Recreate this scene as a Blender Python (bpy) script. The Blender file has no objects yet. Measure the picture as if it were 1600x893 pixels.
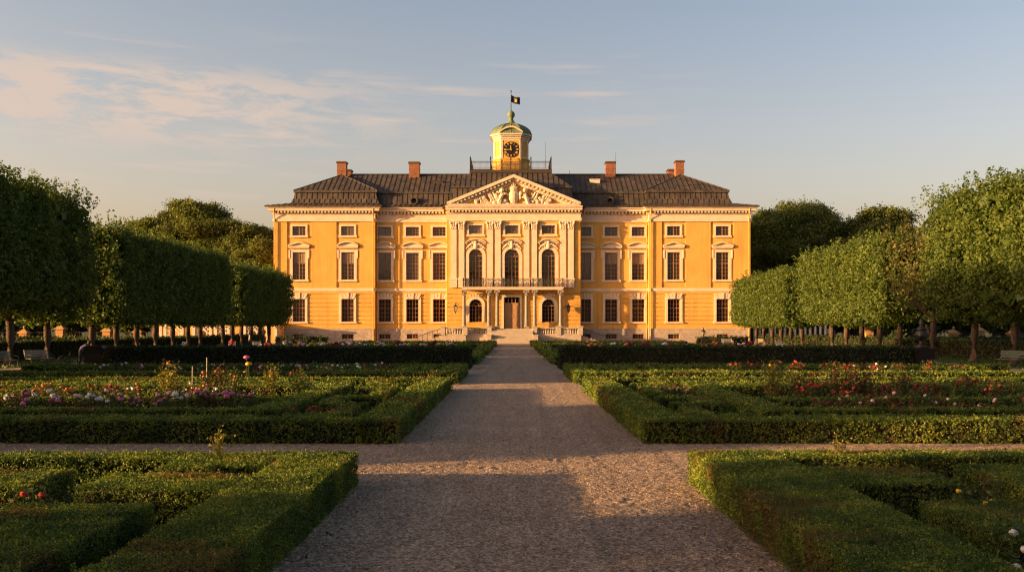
import bpy, math, random
import numpy as np
from mathutils import Vector, Matrix

random.seed(7)
RNG = np.random.default_rng(11)
SC = bpy.context.scene
COL = SC.collection
F = 1555.0          # focal length of the survey in its own units
EYE = 2.3           # eye height, metres
R = math.radians


def SX(x, Y):
    """metres to the side for a surveyed bearing x at distance Y"""
    return (x - 800.0) * Y / F


def SZ(y, Y):
    """height above ground for a surveyed level y at distance Y"""
    return EYE + (513.0 - y) * Y / F


# ------------------------------------------------------------------ materials
def new_mat(name):
    m = bpy.data.materials.new(name)
    m.use_nodes = True
    nt = m.node_tree
    for n in list(nt.nodes):
        nt.nodes.remove(n)
    out = nt.nodes.new('ShaderNodeOutputMaterial')
    return m, nt, out


def N(nt, kind, **kw):
    n = nt.nodes.new(kind)
    for k, v in kw.items():
        if k in n.inputs:
            n.inputs[k].default_value = v
        else:
            setattr(n, k, v)
    return n


def ramp(nt, stops):
    n = nt.nodes.new('ShaderNodeValToRGB')
    cr = n.color_ramp
    while len(cr.elements) < len(stops):
        cr.elements.new(0.5)
    for e, (p, c) in zip(cr.elements, stops):
        e.position = p
        e.color = (c[0], c[1], c[2], 1)
    return n


def solid(name, c1, c2=None, scale=2.0, rough=0.8, spec=0.3, bump=0.0, bscale=20.0, metal=0.0, detail=6.0, dist=0.02):
    """surface with two-tone noise weathering and a little bump"""
    m, nt, out = new_mat(name)
    L = nt.links.new
    p = N(nt, 'ShaderNodeBsdfPrincipled')
    p.inputs['Roughness'].default_value = rough
    p.inputs['Specular IOR Level'].default_value = spec
    p.inputs['Metallic'].default_value = metal
    L(p.outputs[0], out.inputs[0])
    c2 = c2 or tuple(v * 0.8 for v in c1)
    tc = N(nt, 'ShaderNodeTexCoord')
    no = N(nt, 'ShaderNodeTexNoise')
    no.inputs['Scale'].default_value = scale
    no.inputs['Detail'].default_value = detail
    L(tc.outputs['Object'], no.inputs['Vector'])
    rp = ramp(nt, [(0.3, c2), (0.7, c1)])
    L(no.outputs['Fac'], rp.inputs[0])
    L(rp.outputs[0], p.inputs['Base Color'])
    if bump:
        nb = N(nt, 'ShaderNodeTexNoise')
        nb.inputs['Scale'].default_value = bscale
        nb.inputs['Detail'].default_value = 5
        L(tc.outputs['Object'], nb.inputs['Vector'])
        b = N(nt, 'ShaderNodeBump')
        b.inputs['Strength'].default_value = bump
        b.inputs['Distance'].default_value = dist
        L(nb.outputs['Fac'], b.inputs['Height'])
        L(b.outputs[0], p.inputs['Normal'])
    return m


def leaf_mat(name, dark, mid, light, patch=None, trans=0.3, pscale=0.5, patch_at=0.66):
    """foliage: a tone per leaf, slow drift of tone over the plant, optional dry patches"""
    m, nt, out = new_mat(name)
    L = nt.links.new
    geo = N(nt, 'ShaderNodeNewGeometry')
    tc = N(nt, 'ShaderNodeTexCoord')
    rp = ramp(nt, [(0.0, dark), (0.5, mid), (1.0, light)])
    no = N(nt, 'ShaderNodeTexNoise')
    no.inputs['Scale'].default_value = pscale * 2.2
    no.inputs['Detail'].default_value = 3
    L(tc.outputs['Object'], no.inputs['Vector'])
    mixv = N(nt, 'ShaderNodeMath', operation='MULTIPLY_ADD')
    L(geo.outputs['Random Per Island'], mixv.inputs[0])
    mixv.inputs[1].default_value = 0.62
    sub = N(nt, 'ShaderNodeMath', operation='MULTIPLY_ADD')
    L(no.outputs['Fac'], sub.inputs[0])
    sub.inputs[1].default_value = 1.1
    sub.inputs[2].default_value = -0.36
    L(sub.outputs[0], mixv.inputs[2])
    L(mixv.outputs[0], rp.inputs[0])
    col = rp.outputs[0]
    if patch:
        n2 = N(nt, 'ShaderNodeTexNoise')
        n2.inputs['Scale'].default_value = pscale
        n2.inputs['Detail'].default_value = 4
        L(tc.outputs['Object'], n2.inputs['Vector'])
        r2 = ramp(nt, [(patch_at, (0, 0, 0)), (patch_at + 0.09, (1, 1, 1))])
        L(n2.outputs['Fac'], r2.inputs[0])
        gate = N(nt, 'ShaderNodeMath', operation='MULTIPLY')
        L(r2.outputs[0], gate.inputs[0])
        L(geo.outputs['Random Per Island'], gate.inputs[1])
        mx = N(nt, 'ShaderNodeMix', data_type='RGBA')
        L(gate.outputs[0], mx.inputs[0])
        L(col, mx.inputs[6])
        mx.inputs[7].default_value = (*patch, 1)
        col = mx.outputs[2]
    p = N(nt, 'ShaderNodeBsdfPrincipled')
    p.inputs['Roughness'].default_value = 0.55
    p.inputs['Specular IOR Level'].default_value = 0.25
    L(col, p.inputs['Base Color'])
    t = N(nt, 'ShaderNodeBsdfTranslucent')
    bright = N(nt, 'ShaderNodeMix', data_type='RGBA', blend_type='MULTIPLY')
    bright.inputs[0].default_value = 1.0
    L(col, bright.inputs[6])
    bright.inputs[7].default_value = (1.5, 1.5, 0.7, 1)
    L(bright.outputs[2], t.inputs[0])
    mix = N(nt, 'ShaderNodeMixShader')
    mix.inputs[0].default_value = trans
    L(p.outputs[0], mix.inputs[1])
    L(t.outputs[0], mix.inputs[2])
    L(mix.outputs[0], out.inputs[0])
    return m


def brick_mat(name, c1, c2, mortar, sx=3.4, axis='XZ'):
    m, nt, out = new_mat(name)
    L = nt.links.new
    tc = N(nt, 'ShaderNodeTexCoord')
    sep = N(nt, 'ShaderNodeSeparateXYZ')
    L(tc.outputs['Object'], sep.inputs[0])
    add = N(nt, 'ShaderNodeMath', operation='ADD')
    L(sep.outputs[0], add.inputs[0])
    L(sep.outputs[1], add.inputs[1])
    com = N(nt, 'ShaderNodeCombineXYZ')
    L(add.outputs[0], com.inputs[0])
    L(sep.outputs[2], com.inputs[1])
    br = N(nt, 'ShaderNodeTexBrick')
    br.inputs['Color1'].default_value = (*c1, 1)
    br.inputs['Color2'].default_value = (*c2, 1)
    br.inputs['Mortar'].default_value = (*mortar, 1)
    br.inputs['Scale'].default_value = sx
    br.inputs['Mortar Size'].default_value = 0.012
    L(com.outputs[0], br.inputs['Vector'])
    p = N(nt, 'ShaderNodeBsdfPrincipled')
    p.inputs['Roughness'].default_value = 0.9
    no = N(nt, 'ShaderNodeTexNoise')
    no.inputs['Scale'].default_value = 1.5
    no.inputs['Detail'].default_value = 6
    L(tc.outputs['Object'], no.inputs['Vector'])
    rp = ramp(nt, [(0.3, (0.72, 0.72, 0.72)), (0.7, (1.1, 1.1, 1.1))])
    L(no.outputs['Fac'], rp.inputs[0])
    mx = N(nt, 'ShaderNodeMix', data_type='RGBA', blend_type='MULTIPLY')
    mx.inputs[0].default_value = 1
    L(br.outputs['Color'], mx.inputs[6])
    L(rp.outputs[0], mx.inputs[7])
    L(mx.outputs[2], p.inputs['Base Color'])
    L(p.outputs[0], out.inputs[0])
    return m


def glass_mat(name, tint, rough=0.06):
    m, nt, out = new_mat(name)
    L = nt.links.new
    p = N(nt, 'ShaderNodeBsdfPrincipled')
    p.inputs['Base Color'].default_value = (*tint, 1)
    p.inputs['Roughness'].default_value = rough
    p.inputs['Specular IOR Level'].default_value = 0.7
    oi = N(nt, 'ShaderNodeObjectInfo')
    rr = ramp(nt, [(0.0, tuple(v * .5 for v in tint)), (0.6, tint), (1.0, tuple(v * 2.6 for v in tint))])
    L(oi.outputs['Random'], rr.inputs[0])
    L(rr.outputs[0], p.inputs['Base Color'])
    tc = N(nt, 'ShaderNodeTexCoord')
    no = N(nt, 'ShaderNodeTexNoise')
    no.inputs['Scale'].default_value = 1.3
    L(tc.outputs['Object'], no.inputs['Vector'])
    b = N(nt, 'ShaderNodeBump')
    b.inputs['Strength'].default_value = 0.25
    b.inputs['Distance'].default_value = 0.03
    L(no.outputs['Fac'], b.inputs['Height'])
    L(b.outputs[0], p.inputs['Normal'])
    L(p.outputs[0], out.inputs[0])
    return m


def gravel_mat(name, c1, c2, c3, relief=1.0):
    m, nt, out = new_mat(name)
    L = nt.links.new
    tc = N(nt, 'ShaderNodeTexCoord')
    p = N(nt, 'ShaderNodeBsdfPrincipled')
    p.inputs['Roughness'].default_value = 0.95
    p.inputs['Specular IOR Level'].default_value = 0.15
    vo = N(nt, 'ShaderNodeTexVoronoi')
    vo.inputs['Scale'].default_value = 36
    L(tc.outputs['Object'], vo.inputs['Vector'])
    sp = N(nt, 'ShaderNodeSeparateColor')
    L(vo.outputs['Color'], sp.inputs[0])
    rp = ramp(nt, [(0.0, c1), (0.55, c2), (1.0, c3)])
    L(sp.outputs[0], rp.inputs[0])
    no = N(nt, 'ShaderNodeTexNoise')
    no.inputs['Scale'].default_value = 0.7
    no.inputs['Detail'].default_value = 7
    no.inputs['Roughness'].default_value = 0.65
    L(tc.outputs['Object'], no.inputs['Vector'])
    r2 = ramp(nt, [(0.3, (0.72, 0.72, 0.72)), (0.7, (1.12, 1.1, 1.08))])
    mp = N(nt, 'ShaderNodeMapping')
    mp.inputs['Scale'].default_value = (2.4, .12, 1)
    L(tc.outputs['Object'], mp.inputs[0])
    nt2 = N(nt, 'ShaderNodeTexNoise')
    nt2.inputs['Scale'].default_value = 1.2
    nt2.inputs['Detail'].default_value = 4
    L(mp.outputs[0], nt2.inputs['Vector'])
    av = N(nt, 'ShaderNodeMath', operation='MULTIPLY_ADD')
    L(nt2.outputs['Fac'], av.inputs[0])
    av.inputs[1].default_value = .55
    hf = N(nt, 'ShaderNodeMath', operation='MULTIPLY')
    L(no.outputs['Fac'], hf.inputs[0])
    hf.inputs[1].default_value = .5
    L(hf.outputs[0], av.inputs[2])
    L(av.outputs[0], r2.inputs[0])
    mx = N(nt, 'ShaderNodeMix', data_type='RGBA', blend_type='MULTIPLY')
    mx.inputs[0].default_value = 1
    L(rp.outputs[0], mx.inputs[6])
    L(r2.outputs[0], mx.inputs[7])
    L(mx.outputs[2], p.inputs['Base Color'])
    b = N(nt, 'ShaderNodeBump')
    b.inputs['Strength'].default_value = relief
    b.inputs['Distance'].default_value = 0.07
    n3 = N(nt, 'ShaderNodeTexNoise')
    n3.inputs['Scale'].default_value = 26
    n3.inputs['Detail'].default_value = 4
    n3.inputs['Roughness'].default_value = 0.7
    L(tc.outputs['Object'], n3.inputs['Vector'])
    n4 = N(nt, 'ShaderNodeTexNoise')
    n4.inputs['Scale'].default_value = 8
    n4.inputs['Detail'].default_value = 2
    L(tc.outputs['Object'], n4.inputs['Vector'])
    h4 = N(nt, 'ShaderNodeMath', operation='MULTIPLY_ADD')
    L(n4.outputs['Fac'], h4.inputs[0])
    h4.inputs[1].default_value = 1.6
    L(n3.outputs['Fac'], h4.inputs[2])
    hm = N(nt, 'ShaderNodeMath', operation='MULTIPLY_ADD')
    L(vo.outputs['Distance'], hm.inputs[0])
    hm.inputs[1].default_value = 0.35
    L(h4.outputs[0], hm.inputs[2])
    L(hm.outputs[0], b.inputs['Height'])
    L(b.outputs[0], p.inputs['Normal'])
    L(p.outputs[0], out.inputs[0])
    return m


M = {}
M['cream'] = solid('cream_trim', (0.71, 0.575, 0.43), (0.59, 0.465, 0.335), scale=0.8, rough=0.85, bump=0.1, bscale=6)
M['stone'] = brick_mat('plinth_stone', (0.42, 0.35, 0.28), (0.36, 0.29, 0.23), (0.24, 0.19, 0.15), sx=0.62)
M['step_stone'] = solid('step_stone', (0.45, 0.38, 0.30), (0.36, 0.30, 0.23), scale=1.2, rough=0.9, bump=0.3, bscale=12)
def roof_mat():
    m, nt, out = new_mat('roof_sheet')
    L = nt.links.new
    tc = N(nt, 'ShaderNodeTexCoord')
    br = N(nt, 'ShaderNodeTexBrick')
    br.inputs['Scale'].default_value = 1.0
    br.inputs['Brick Width'].default_value = 1.9
    br.inputs['Row Height'].default_value = .86
    br.inputs['Mortar Size'].default_value = .012
    br.inputs['Color1'].default_value = (.108, .088, .070, 1)
    br.inputs['Color2'].default_value = (.058, .049, .042, 1)
    br.inputs['Mortar'].default_value = (.05, .036, .026, 1)
    sp = N(nt, 'ShaderNodeSeparateXYZ')
    L(tc.outputs['Object'], sp.inputs[0])
    cb = N(nt, 'ShaderNodeCombineXYZ')
    ad = N(nt, 'ShaderNodeMath', operation='ADD')
    L(sp.outputs[2], ad.inputs[0])
    L(sp.outputs[1], ad.inputs[1])
    L(ad.outputs[0], cb.inputs[0])
    L(sp.outputs[0], cb.inputs[1])
    L(cb.outputs[0], br.inputs['Vector'])
    no = N(nt, 'ShaderNodeTexNoise')
    no.inputs['Scale'].default_value = .9
    no.inputs['Detail'].default_value = 7
    no.inputs['Roughness'].default_value = .7
    L(tc.outputs['Object'], no.inputs['Vector'])
    rp = ramp(nt, [(.3, (.55, .56, .60)), (.7, (1.25, 1.18, 1.08))])
    L(no.outputs['Fac'], rp.inputs[0])
    mx = N(nt, 'ShaderNodeMix', data_type='RGBA', blend_type='MULTIPLY')
    mx.inputs[0].default_value = 1
    L(br.outputs['Color'], mx.inputs[6])
    L(rp.outputs[0], mx.inputs[7])
    p = N(nt, 'ShaderNodeBsdfPrincipled')
    p.inputs['Roughness'].default_value = .55
    p.inputs['Specular IOR Level'].default_value = .35
    L(mx.outputs[2], p.inputs['Base Color'])
    b = N(nt, 'ShaderNodeBump')
    b.inputs['Strength'].default_value = .25
    b.inputs['Distance'].default_value = .08
    L(no.outputs['Fac'], b.inputs['Height'])
    L(b.outputs[0], p.inputs['Normal'])
    L(p.outputs[0], out.inputs[0])
    return m


def plaster_mat(name, c1, c2, stain):
    """limewash: broad clouding, rain streaks, small patches"""
    m, nt, out = new_mat(name)
    L = nt.links.new
    tc = N(nt, 'ShaderNodeTexCoord')
    def noise(scale, detail, sc, rough=.6):
        mp = N(nt, 'ShaderNodeMapping')
        mp.inputs['Scale'].default_value = sc
        L(tc.outputs['Object'], mp.inputs[0])
        n_ = N(nt, 'ShaderNodeTexNoise')
        n_.inputs['Scale'].default_value = scale
        n_.inputs['Detail'].default_value = detail
        n_.inputs['Roughness'].default_value = rough
        L(mp.outputs[0], n_.inputs['Vector'])
        return n_.outputs['Fac']
    base = ramp(nt, [(.32, c2), (.68, c1)])
    L(noise(.30, 8, (1, 1, 1), .65), base.inputs[0])
    st = ramp(nt, [(.50, (0, 0, 0)), (.74, (.8, .8, .8))])
    L(noise(1.0, 6, (1.6, 1.6, .10), .6), st.inputs[0])
    mx = N(nt, 'ShaderNodeMix', data_type='RGBA')
    L(st.outputs[0], mx.inputs[0])
    L(base.outputs[0], mx.inputs[6])
    mx.inputs[7].default_value = (*stain, 1)
    p = N(nt, 'ShaderNodeBsdfPrincipled')
    p.inputs['Roughness'].default_value = .92
    p.inputs['Specular IOR Level'].default_value = .2
    L(mx.outputs[2], p.inputs['Base Color'])
    b = N(nt, 'ShaderNodeBump')
    b.inputs['Strength'].default_value = .3
    b.inputs['Distance'].default_value = .04
    L(noise(2.2, 6, (1, 1, 1)), b.inputs['Height'])
    L(b.outputs[0], p.inputs['Normal'])
    L(p.outputs[0], out.inputs[0])
    return m


M['roof'] = roof_mat()
M['ochre'] = plaster_mat('ochre_render', (0.665, 0.385, 0.098), (0.575, 0.315, 0.074), (0.44, 0.245, 0.07))
M['seam'] = solid('roof_seam', (0.062, 0.047, 0.036), rough=0.6)
M['gutter'] = solid('gutter_copper', (0.10, 0.075, 0.05), rough=0.6)
M['copper'] = solid('verdigris_copper', (0.17, 0.22, 0.13), (0.10, 0.15, 0.09), scale=1.4, rough=0.65, bump=0.2, bscale=5)
M['brick'] = brick_mat('chimney_brick', (0.31, 0.115, 0.055), (0.21, 0.08, 0.042), (0.20, 0.14, 0.10), sx=2.2)
M['soot'] = solid('chimney_cap', (0.11, 0.07, 0.05), rough=0.9)
M['wood'] = solid('window_wood', (0.30, 0.155, 0.075), (0.23, 0.115, 0.055), scale=3, rough=0.6)
M['door'] = solid('door_oak', (0.46, 0.27, 0.125), (0.34, 0.19, 0.085), scale=2.5, rough=0.55)
M['glass'] = glass_mat('window_glass', (0.014, 0.011, 0.010))
M['glass_sky'] = glass_mat('window_glass_sky_tint', (0.085, 0.08, 0.075), 0.10)  # paler tint painted in for sky reflected by some panes
M['glass_mid'] = glass_mat('window_glass_wavy', (0.04, 0.032, 0.026), 0.08)
M['blind'] = solid('linen_blind', (0.30, 0.24, 0.17), rough=0.9)
M['iron'] = solid('wrought_iron', (0.030, 0.024, 0.020), (0.018, 0.015, 0.012), rough=0.55, spec=0.4)
M['bronze'] = solid('dark_bronze', (0.032, 0.028, 0.024), (0.018, 0.017, 0.016), scale=6, rough=0.45, spec=0.5)
M['gold'] = solid('gilding', (0.80, 0.52, 0.14), (0.66, 0.42, 0.11), rough=0.4, spec=0.6)
M['black'] = solid('black_enamel', (0.012, 0.010, 0.009), rough=0.5)
M['lampglass'] = glass_mat('lantern_glass', (0.20, 0.17, 0.12), 0.2)
M['shaded_stone'] = solid('shaded_column', (0.30, 0.26, 0.21), (0.20, 0.18, 0.155), scale=3, rough=0.9, bump=0.25, bscale=9)  # grey tone stands in for the balcony's shade on the columns
M['white'] = solid('white_paint', (0.66, 0.61, 0.52), (0.55, 0.50, 0.42), scale=3, rough=0.6)
M['terracotta'] = solid('ochre_pillar', (0.50, 0.29, 0.12), (0.40, 0.22, 0.09), scale=2, rough=0.9, bump=0.2)
M['gallery'] = solid('gallery_render', (0.62, 0.37, 0.12), (0.54, 0.31, 0.10), scale=0.8, rough=0.9)
M['bark'] = solid('bark', (0.115, 0.080, 0.052), (0.055, 0.038, 0.026), scale=6, rough=0.95, bump=0.8, bscale=14, dist=0.05)
M['teak'] = solid('bench_wood', (0.33, 0.28, 0.22), (0.24, 0.20, 0.155), scale=5, rough=0.7)
M['green_paint'] = solid('bench_paint', (0.13, 0.16, 0.13), rough=0.6)
M['skin'] = solid('skin', (0.50, 0.29, 0.19), rough=0.6)
M['hair'] = solid('hair', (0.05, 0.033, 0.022), rough=0.7)
M['dark_cloth'] = solid('dark_cloth', (0.022, 0.022, 0.03), rough=0.95)
M['shirt'] = solid('pale_shirt', (0.42, 0.43, 0.47), rough=0.95)
M['red_cloth'] = solid('red_cloth', (0.50, 0.045, 0.04), rough=0.95)
M['vest'] = solid('blue_vest', (0.10, 0.10, 0.22), rough=0.95)
M['rubber'] = solid('rubber', (0.02, 0.02, 0.02), rough=0.8)
M['flagcloth'] = solid('flag_cloth', (0.018, 0.024, 0.05), rough=0.9)
M['flagyellow'] = solid('flag_yellow', (0.48, 0.31, 0.05), rough=0.9)

# foliage
M['box'] = leaf_mat('box_leaves', (0.017, 0.038, 0.008), (0.090, 0.152, 0.023), (0.40, 0.41, 0.068), patch=(0.20, 0.10, 0.038), trans=0.27, pscale=0.75, patch_at=0.56)
M['yew'] = leaf_mat('tall_hedge_leaves', (0.018, 0.033, 0.011), (0.038, 0.060, 0.018), (0.075, 0.10, 0.030), trans=0.18, pscale=0.6)
M['lime'] = leaf_mat('lime_leaves', (0.036, 0.062, 0.013), (0.088, 0.134, 0.026), (0.165, 0.20, 0.042), trans=0.36, pscale=0.35)
M['oak'] = leaf_mat('oak_leaves', (0.050, 0.070, 0.018), (0.110, 0.138, 0.030), (0.19, 0.21, 0.048), trans=0.28, pscale=0.10)
M['rust_tree'] = leaf_mat('dry_lime_leaves', (0.045, 0.056, 0.017), (0.092, 0.098, 0.026), (0.145, 0.105, 0.038), trans=0.30, pscale=0.3)
M['rose_leaf'] = leaf_mat('rose_leaves', (0.030, 0.052, 0.015), (0.070, 0.100, 0.026), (0.15, 0.145, 0.042), trans=0.25, pscale=1.0)
M['rose_leaf_red'] = leaf_mat('young_rose_leaves', (0.055, 0.040, 0.018), (0.13, 0.085, 0.030), (0.22, 0.13, 0.045), trans=0.25, pscale=1.0)
M['yellow_leaf'] = leaf_mat('golden_leaves', (0.10, 0.10, 0.020), (0.20, 0.18, 0.035), (0.32, 0.27, 0.06), trans=0.3, pscale=1.0)
M['grass'] = leaf_mat('grass_blades', (0.028, 0.050, 0.012), (0.060, 0.098, 0.022), (0.11, 0.145, 0.035), trans=0.25, pscale=0.3)
BLOOM = {
    'pink': solid('petal_pink', (0.72, 0.22, 0.36), (0.62, 0.14, 0.28), rough=0.7),
    'pale pink': solid('petal_pale', (0.78, 0.52, 0.50), (0.72, 0.40, 0.42), rough=0.7),
    'white': solid('petal_white', (0.80, 0.77, 0.70), (0.74, 0.70, 0.60), rough=0.7),
    'red': solid('petal_red', (0.55, 0.045, 0.035), (0.42, 0.025, 0.025), rough=0.7),
    'dark red': solid('petal_wine', (0.22, 0.018, 0.028), (0.15, 0.012, 0.02), rough=0.7),
    'orange': solid('petal_orange', (0.78, 0.26, 0.08), (0.70, 0.18, 0.05), rough=0.7),
    'yellow': solid('petal_yellow', (0.80, 0.55, 0.06), (0.72, 0.46, 0.04), rough=0.7),
    'violet': solid('petal_violet', (0.30, 0.16, 0.42), (0.22, 0.10, 0.32), rough=0.7),
}
M['gravel'] = gravel_mat('path_gravel', (0.20, 0.138, 0.098), (0.43, 0.315, 0.235), (0.72, 0.55, 0.42), 0.7)
M['packed'] = M['gravel']
M['twigs'] = solid('hedge_twigs', (0.030, 0.022, 0.014), (0.016, 0.013, 0.009), scale=9, rough=1.0)
M['soil'] = solid('bed_soil', (0.042, 0.029, 0.021), (0.022, 0.016, 0.012), scale=4, rough=1.0, bump=0.8, bscale=20, dist=0.05)
M['turf'] = solid('turf', (0.055, 0.080, 0.022), (0.035, 0.052, 0.016), scale=0.6, rough=1.0, bump=0.6, bscale=18, dist=0.05)


# ------------------------------------------------------------------ mesh builder
class MB:
    def __init__(self, o=(0, 0, 0)):
        self.v = []
        self.f = []
        self.m = []
        self.mi = 0
        self.o = Vector(o)

    def vert(self, p):
        self.v.append((p[0] - self.o.x, p[1] - self.o.y, p[2] - self.o.z))
        return len(self.v) - 1

    def face(self, idx):
        self.f.append(tuple(idx))
        self.m.append(self.mi)

    def poly(self, pts):
        self.face([self.vert(p) for p in pts])

    def box(self, x0, x1, y0, y1, z0, z1):
        if x0 > x1: x0, x1 = x1, x0
        if y0 > y1: y0, y1 = y1, y0
        if z0 > z1: z0, z1 = z1, z0
        i = [self.vert(p) for p in ((x0, y0, z0), (x1, y0, z0), (x1, y1, z0), (x0, y1, z0),
                                    (x0, y0, z1), (x1, y0, z1), (x1, y1, z1), (x0, y1, z1))]
        for q in ((0, 3, 2, 1), (4, 5, 6, 7), (0, 1, 5, 4), (1, 2, 6, 5), (2, 3, 7, 6), (3, 0, 4, 7)):
            self.face([i[k] for k in q])

    def frustum(self, cx, cy, z0, z1, a0, b0, a1, b1):
        i = [self.vert(p) for p in ((cx - a0, cy - b0, z0), (cx + a0, cy - b0, z0), (cx + a0, cy + b0, z0), (cx - a0, cy + b0, z0),
                                    (cx - a1, cy - b1, z1), (cx + a1, cy - b1, z1), (cx + a1, cy + b1, z1), (cx - a1, cy + b1, z1))]
        for q in ((0, 3, 2, 1), (4, 5, 6, 7), (0, 1, 5, 4), (1, 2, 6, 5), (2, 3, 7, 6), (3, 0, 4, 7)):
            self.face([i[k] for k in q])

    def extrude_xz(self, pts, y0, y1):
        """outline in x,z (counter-clockwise seen from -y) given thickness in y"""
        a = [self.vert((x, y0, z)) for x, z in pts]
        b = [self.vert((x, y1, z)) for x, z in pts]
        n = len(pts)
        self.face(a)
        self.face(b[::-1])
        for k in range(n):
            self.face((a[k], b[k], b[(k + 1) % n], a[(k + 1) % n]))

    def tube(self, pts, r, n=6, r1=None, cap=True):
        pts = [Vector(p) for p in pts]
        rings = []
        for k, p in enumerate(pts):
            d = (pts[min(k + 1, len(pts) - 1)] - pts[max(k - 1, 0)]).normalized()
            u = d.cross(Vector((0, 0, 1)))
            if u.length < 1e-3:
                u = Vector((1, 0, 0))
            u.normalize()
            w = d.cross(u)
            rr = r if r1 is None else r + (r1 - r) * k / (len(pts) - 1)
            rings.append([self.vert(p + (u * math.cos(t) + w * math.sin(t)) * rr) for t in [2 * math.pi * q / n for q in range(n)]])
        for a, b in zip(rings, rings[1:]):
            for q in range(n):
                self.face((a[q], a[(q + 1) % n], b[(q + 1) % n], b[q]))
        if cap:
            self.face(rings[0][::-1])
            self.face(rings[-1])

    def lathe(self, cx, cy, prof, n=10, a=1.0, b=1.0):
        """prof: list of (radius, z)"""
        rings = [[self.vert((cx + rr * a * math.cos(2 * math.pi * q / n), cy + rr * b * math.sin(2 * math.pi * q / n), z)) for q in range(n)] for rr, z in prof]
        for A, B in zip(rings, rings[1:]):
            for q in range(n):
                self.face((A[q], A[(q + 1) % n], B[(q + 1) % n], B[q]))
        self.face(rings[0][::-1])
        self.face(rings[-1])

    def ball(self, c, r, n=8, sz=1.0, sx=1.0, sy=1.0):
        prof = []
        for k in range(n // 2 + 1):
            t = math.pi * k / (n // 2)
            prof.append((max(r * math.sin(t), r * 0.02), c[2] - r * sz * math.cos(t)))
        self.lathe(c[0], c[1], prof, n, sx, sy)

    def data(self, name, mats):
        me = bpy.data.meshes.new(name)
        me.from_pydata(self.v, [], self.f)
        for m in (mats if isinstance(mats, (list, tuple)) else [mats]):
            me.materials.append(m)
        if any(self.m):
            me.polygons.foreach_set('material_index', self.m)
        me.update()
        return me

    def build(self, name, mats, parent=None, loc=None, smooth=False):
        me = self.data(name, mats)
        if smooth:
            me.polygons.foreach_set('use_smooth', [True] * len(me.polygons))
        return put(name, me, parent, loc)


def put(name, me, parent=None, loc=None):
    o = bpy.data.objects.new(name, me)
    COL.objects.link(o)
    if parent is not None:
        o.parent = parent
    if loc is not None:
        o.location = loc
    return o


def tag(o, label=None, cat=None, group=None, kind=None):
    if label: o['label'] = label
    if cat: o['category'] = cat
    if group: o['group'] = group
    if kind: o['kind'] = kind
    return o


def thing(name, label, cat, loc=(0, 0, 0), rz=0.0, group=None):
    o = bpy.data.objects.new(name, None)
    COL.objects.link(o)
    o.location = loc
    o.rotation_euler = (0, 0, rz)
    o.empty_display_size = 0.3
    return tag(o, label, cat, group)


def copy_tree(o, parent=None):
    c = o.copy()
    COL.objects.link(c)
    if parent is not None:
        c.parent = parent
    for ch in list(o.children):
        copy_tree(ch, c)
    return c


def np_mesh(name, V, Q, mat, MI=None):
    """mesh from numpy vertices and quads"""
    me = bpy.data.meshes.new(name)
    me.vertices.add(len(V))
    me.vertices.foreach_set('co', np.ascontiguousarray(V, dtype=np.float32).ravel())
    nq = len(Q)
    me.loops.add(nq * 4)
    me.polygons.add(nq)
    me.loops.foreach_set('vertex_index', np.ascontiguousarray(Q, dtype=np.int32).ravel())
    me.polygons.foreach_set('loop_start', np.arange(0, nq * 4, 4, dtype=np.int32))
    me.polygons.foreach_set('loop_total', np.full(nq, 4, dtype=np.int32))
    for m in (mat if isinstance(mat, (list, tuple)) else [mat]):
        me.materials.append(m)
    if MI is not None:
        me.polygons.foreach_set('material_index', np.ascontiguousarray(MI, dtype=np.int32))
    me.update(calc_edges=True)
    return me


def unit(a):
    return a / np.maximum(np.linalg.norm(a, axis=1, keepdims=True), 1e-9)


def leaves(P, Nn, L, wide=0.62, jitter=0.9, rng=RNG):
    """one rhombic leaf per point: P points, Nn rough facing, L lengths"""
    n = len(P)
    nn = unit(Nn + rng.normal(0, jitter, (n, 3)))
    t = unit(np.cross(nn, rng.normal(0, 1, (n, 3))))
    b = np.cross(nn, t)
    L = np.broadcast_to(np.asarray(L, float), (n,))[:, None] * rng.uniform(0.7, 1.25, (n, 1))
    w = L * wide
    V = np.empty((n, 4, 3))
    V[:, 0] = P - t * L * 0.5
    V[:, 1] = P + b * w * 0.5 + t * L * 0.05
    V[:, 2] = P + t * L * 0.5
    V[:, 3] = P - b * w * 0.5 + t * L * 0.05
    Q = np.arange(n * 4).reshape(n, 4)
    return V.reshape(-1, 3), Q


def sprigs(P, Nn, L, per=5, spread=.9, j1=.85, j2=.45, wide=0.62, rng=RNG):
    """clusters of leaves that share a heading, so light picks out whole sprigs"""
    n = len(P)
    head = unit(Nn + rng.normal(0, j1, (n, 3)))
    Lr = np.repeat(np.broadcast_to(np.asarray(L, float), (n,)), per)
    H = np.repeat(head, per, 0)
    Q_ = np.repeat(P, per, 0) + rng.normal(0, .55 * spread, (n * per, 3)) * Lr[:, None] + H * (rng.uniform(-.6, .7, (n * per, 1)) * Lr[:, None])
    return leaves(Q_, H, Lr, wide, j2, rng)


def join(parts):
    Vs, Qs, k = [], [], 0
    for V, Q in parts:
        Vs.append(V)
        Qs.append(Q + k)
        k += len(V)
    return np.concatenate(Vs), np.concatenate(Qs)


def box_arrays(x0, x1, y0, y1, z0, z1):
    V = np.array([(x0, y0, z0), (x1, y0, z0), (x1, y1, z0), (x0, y1, z0), (x0, y0, z1), (x1, y0, z1), (x1, y1, z1), (x0, y1, z1)], float)
    Q = np.array([(4, 5, 6, 7), (0, 1, 5, 4), (1, 2, 6, 5), (2, 3, 7, 6), (3, 0, 4, 7)])
    return V, Q


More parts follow.
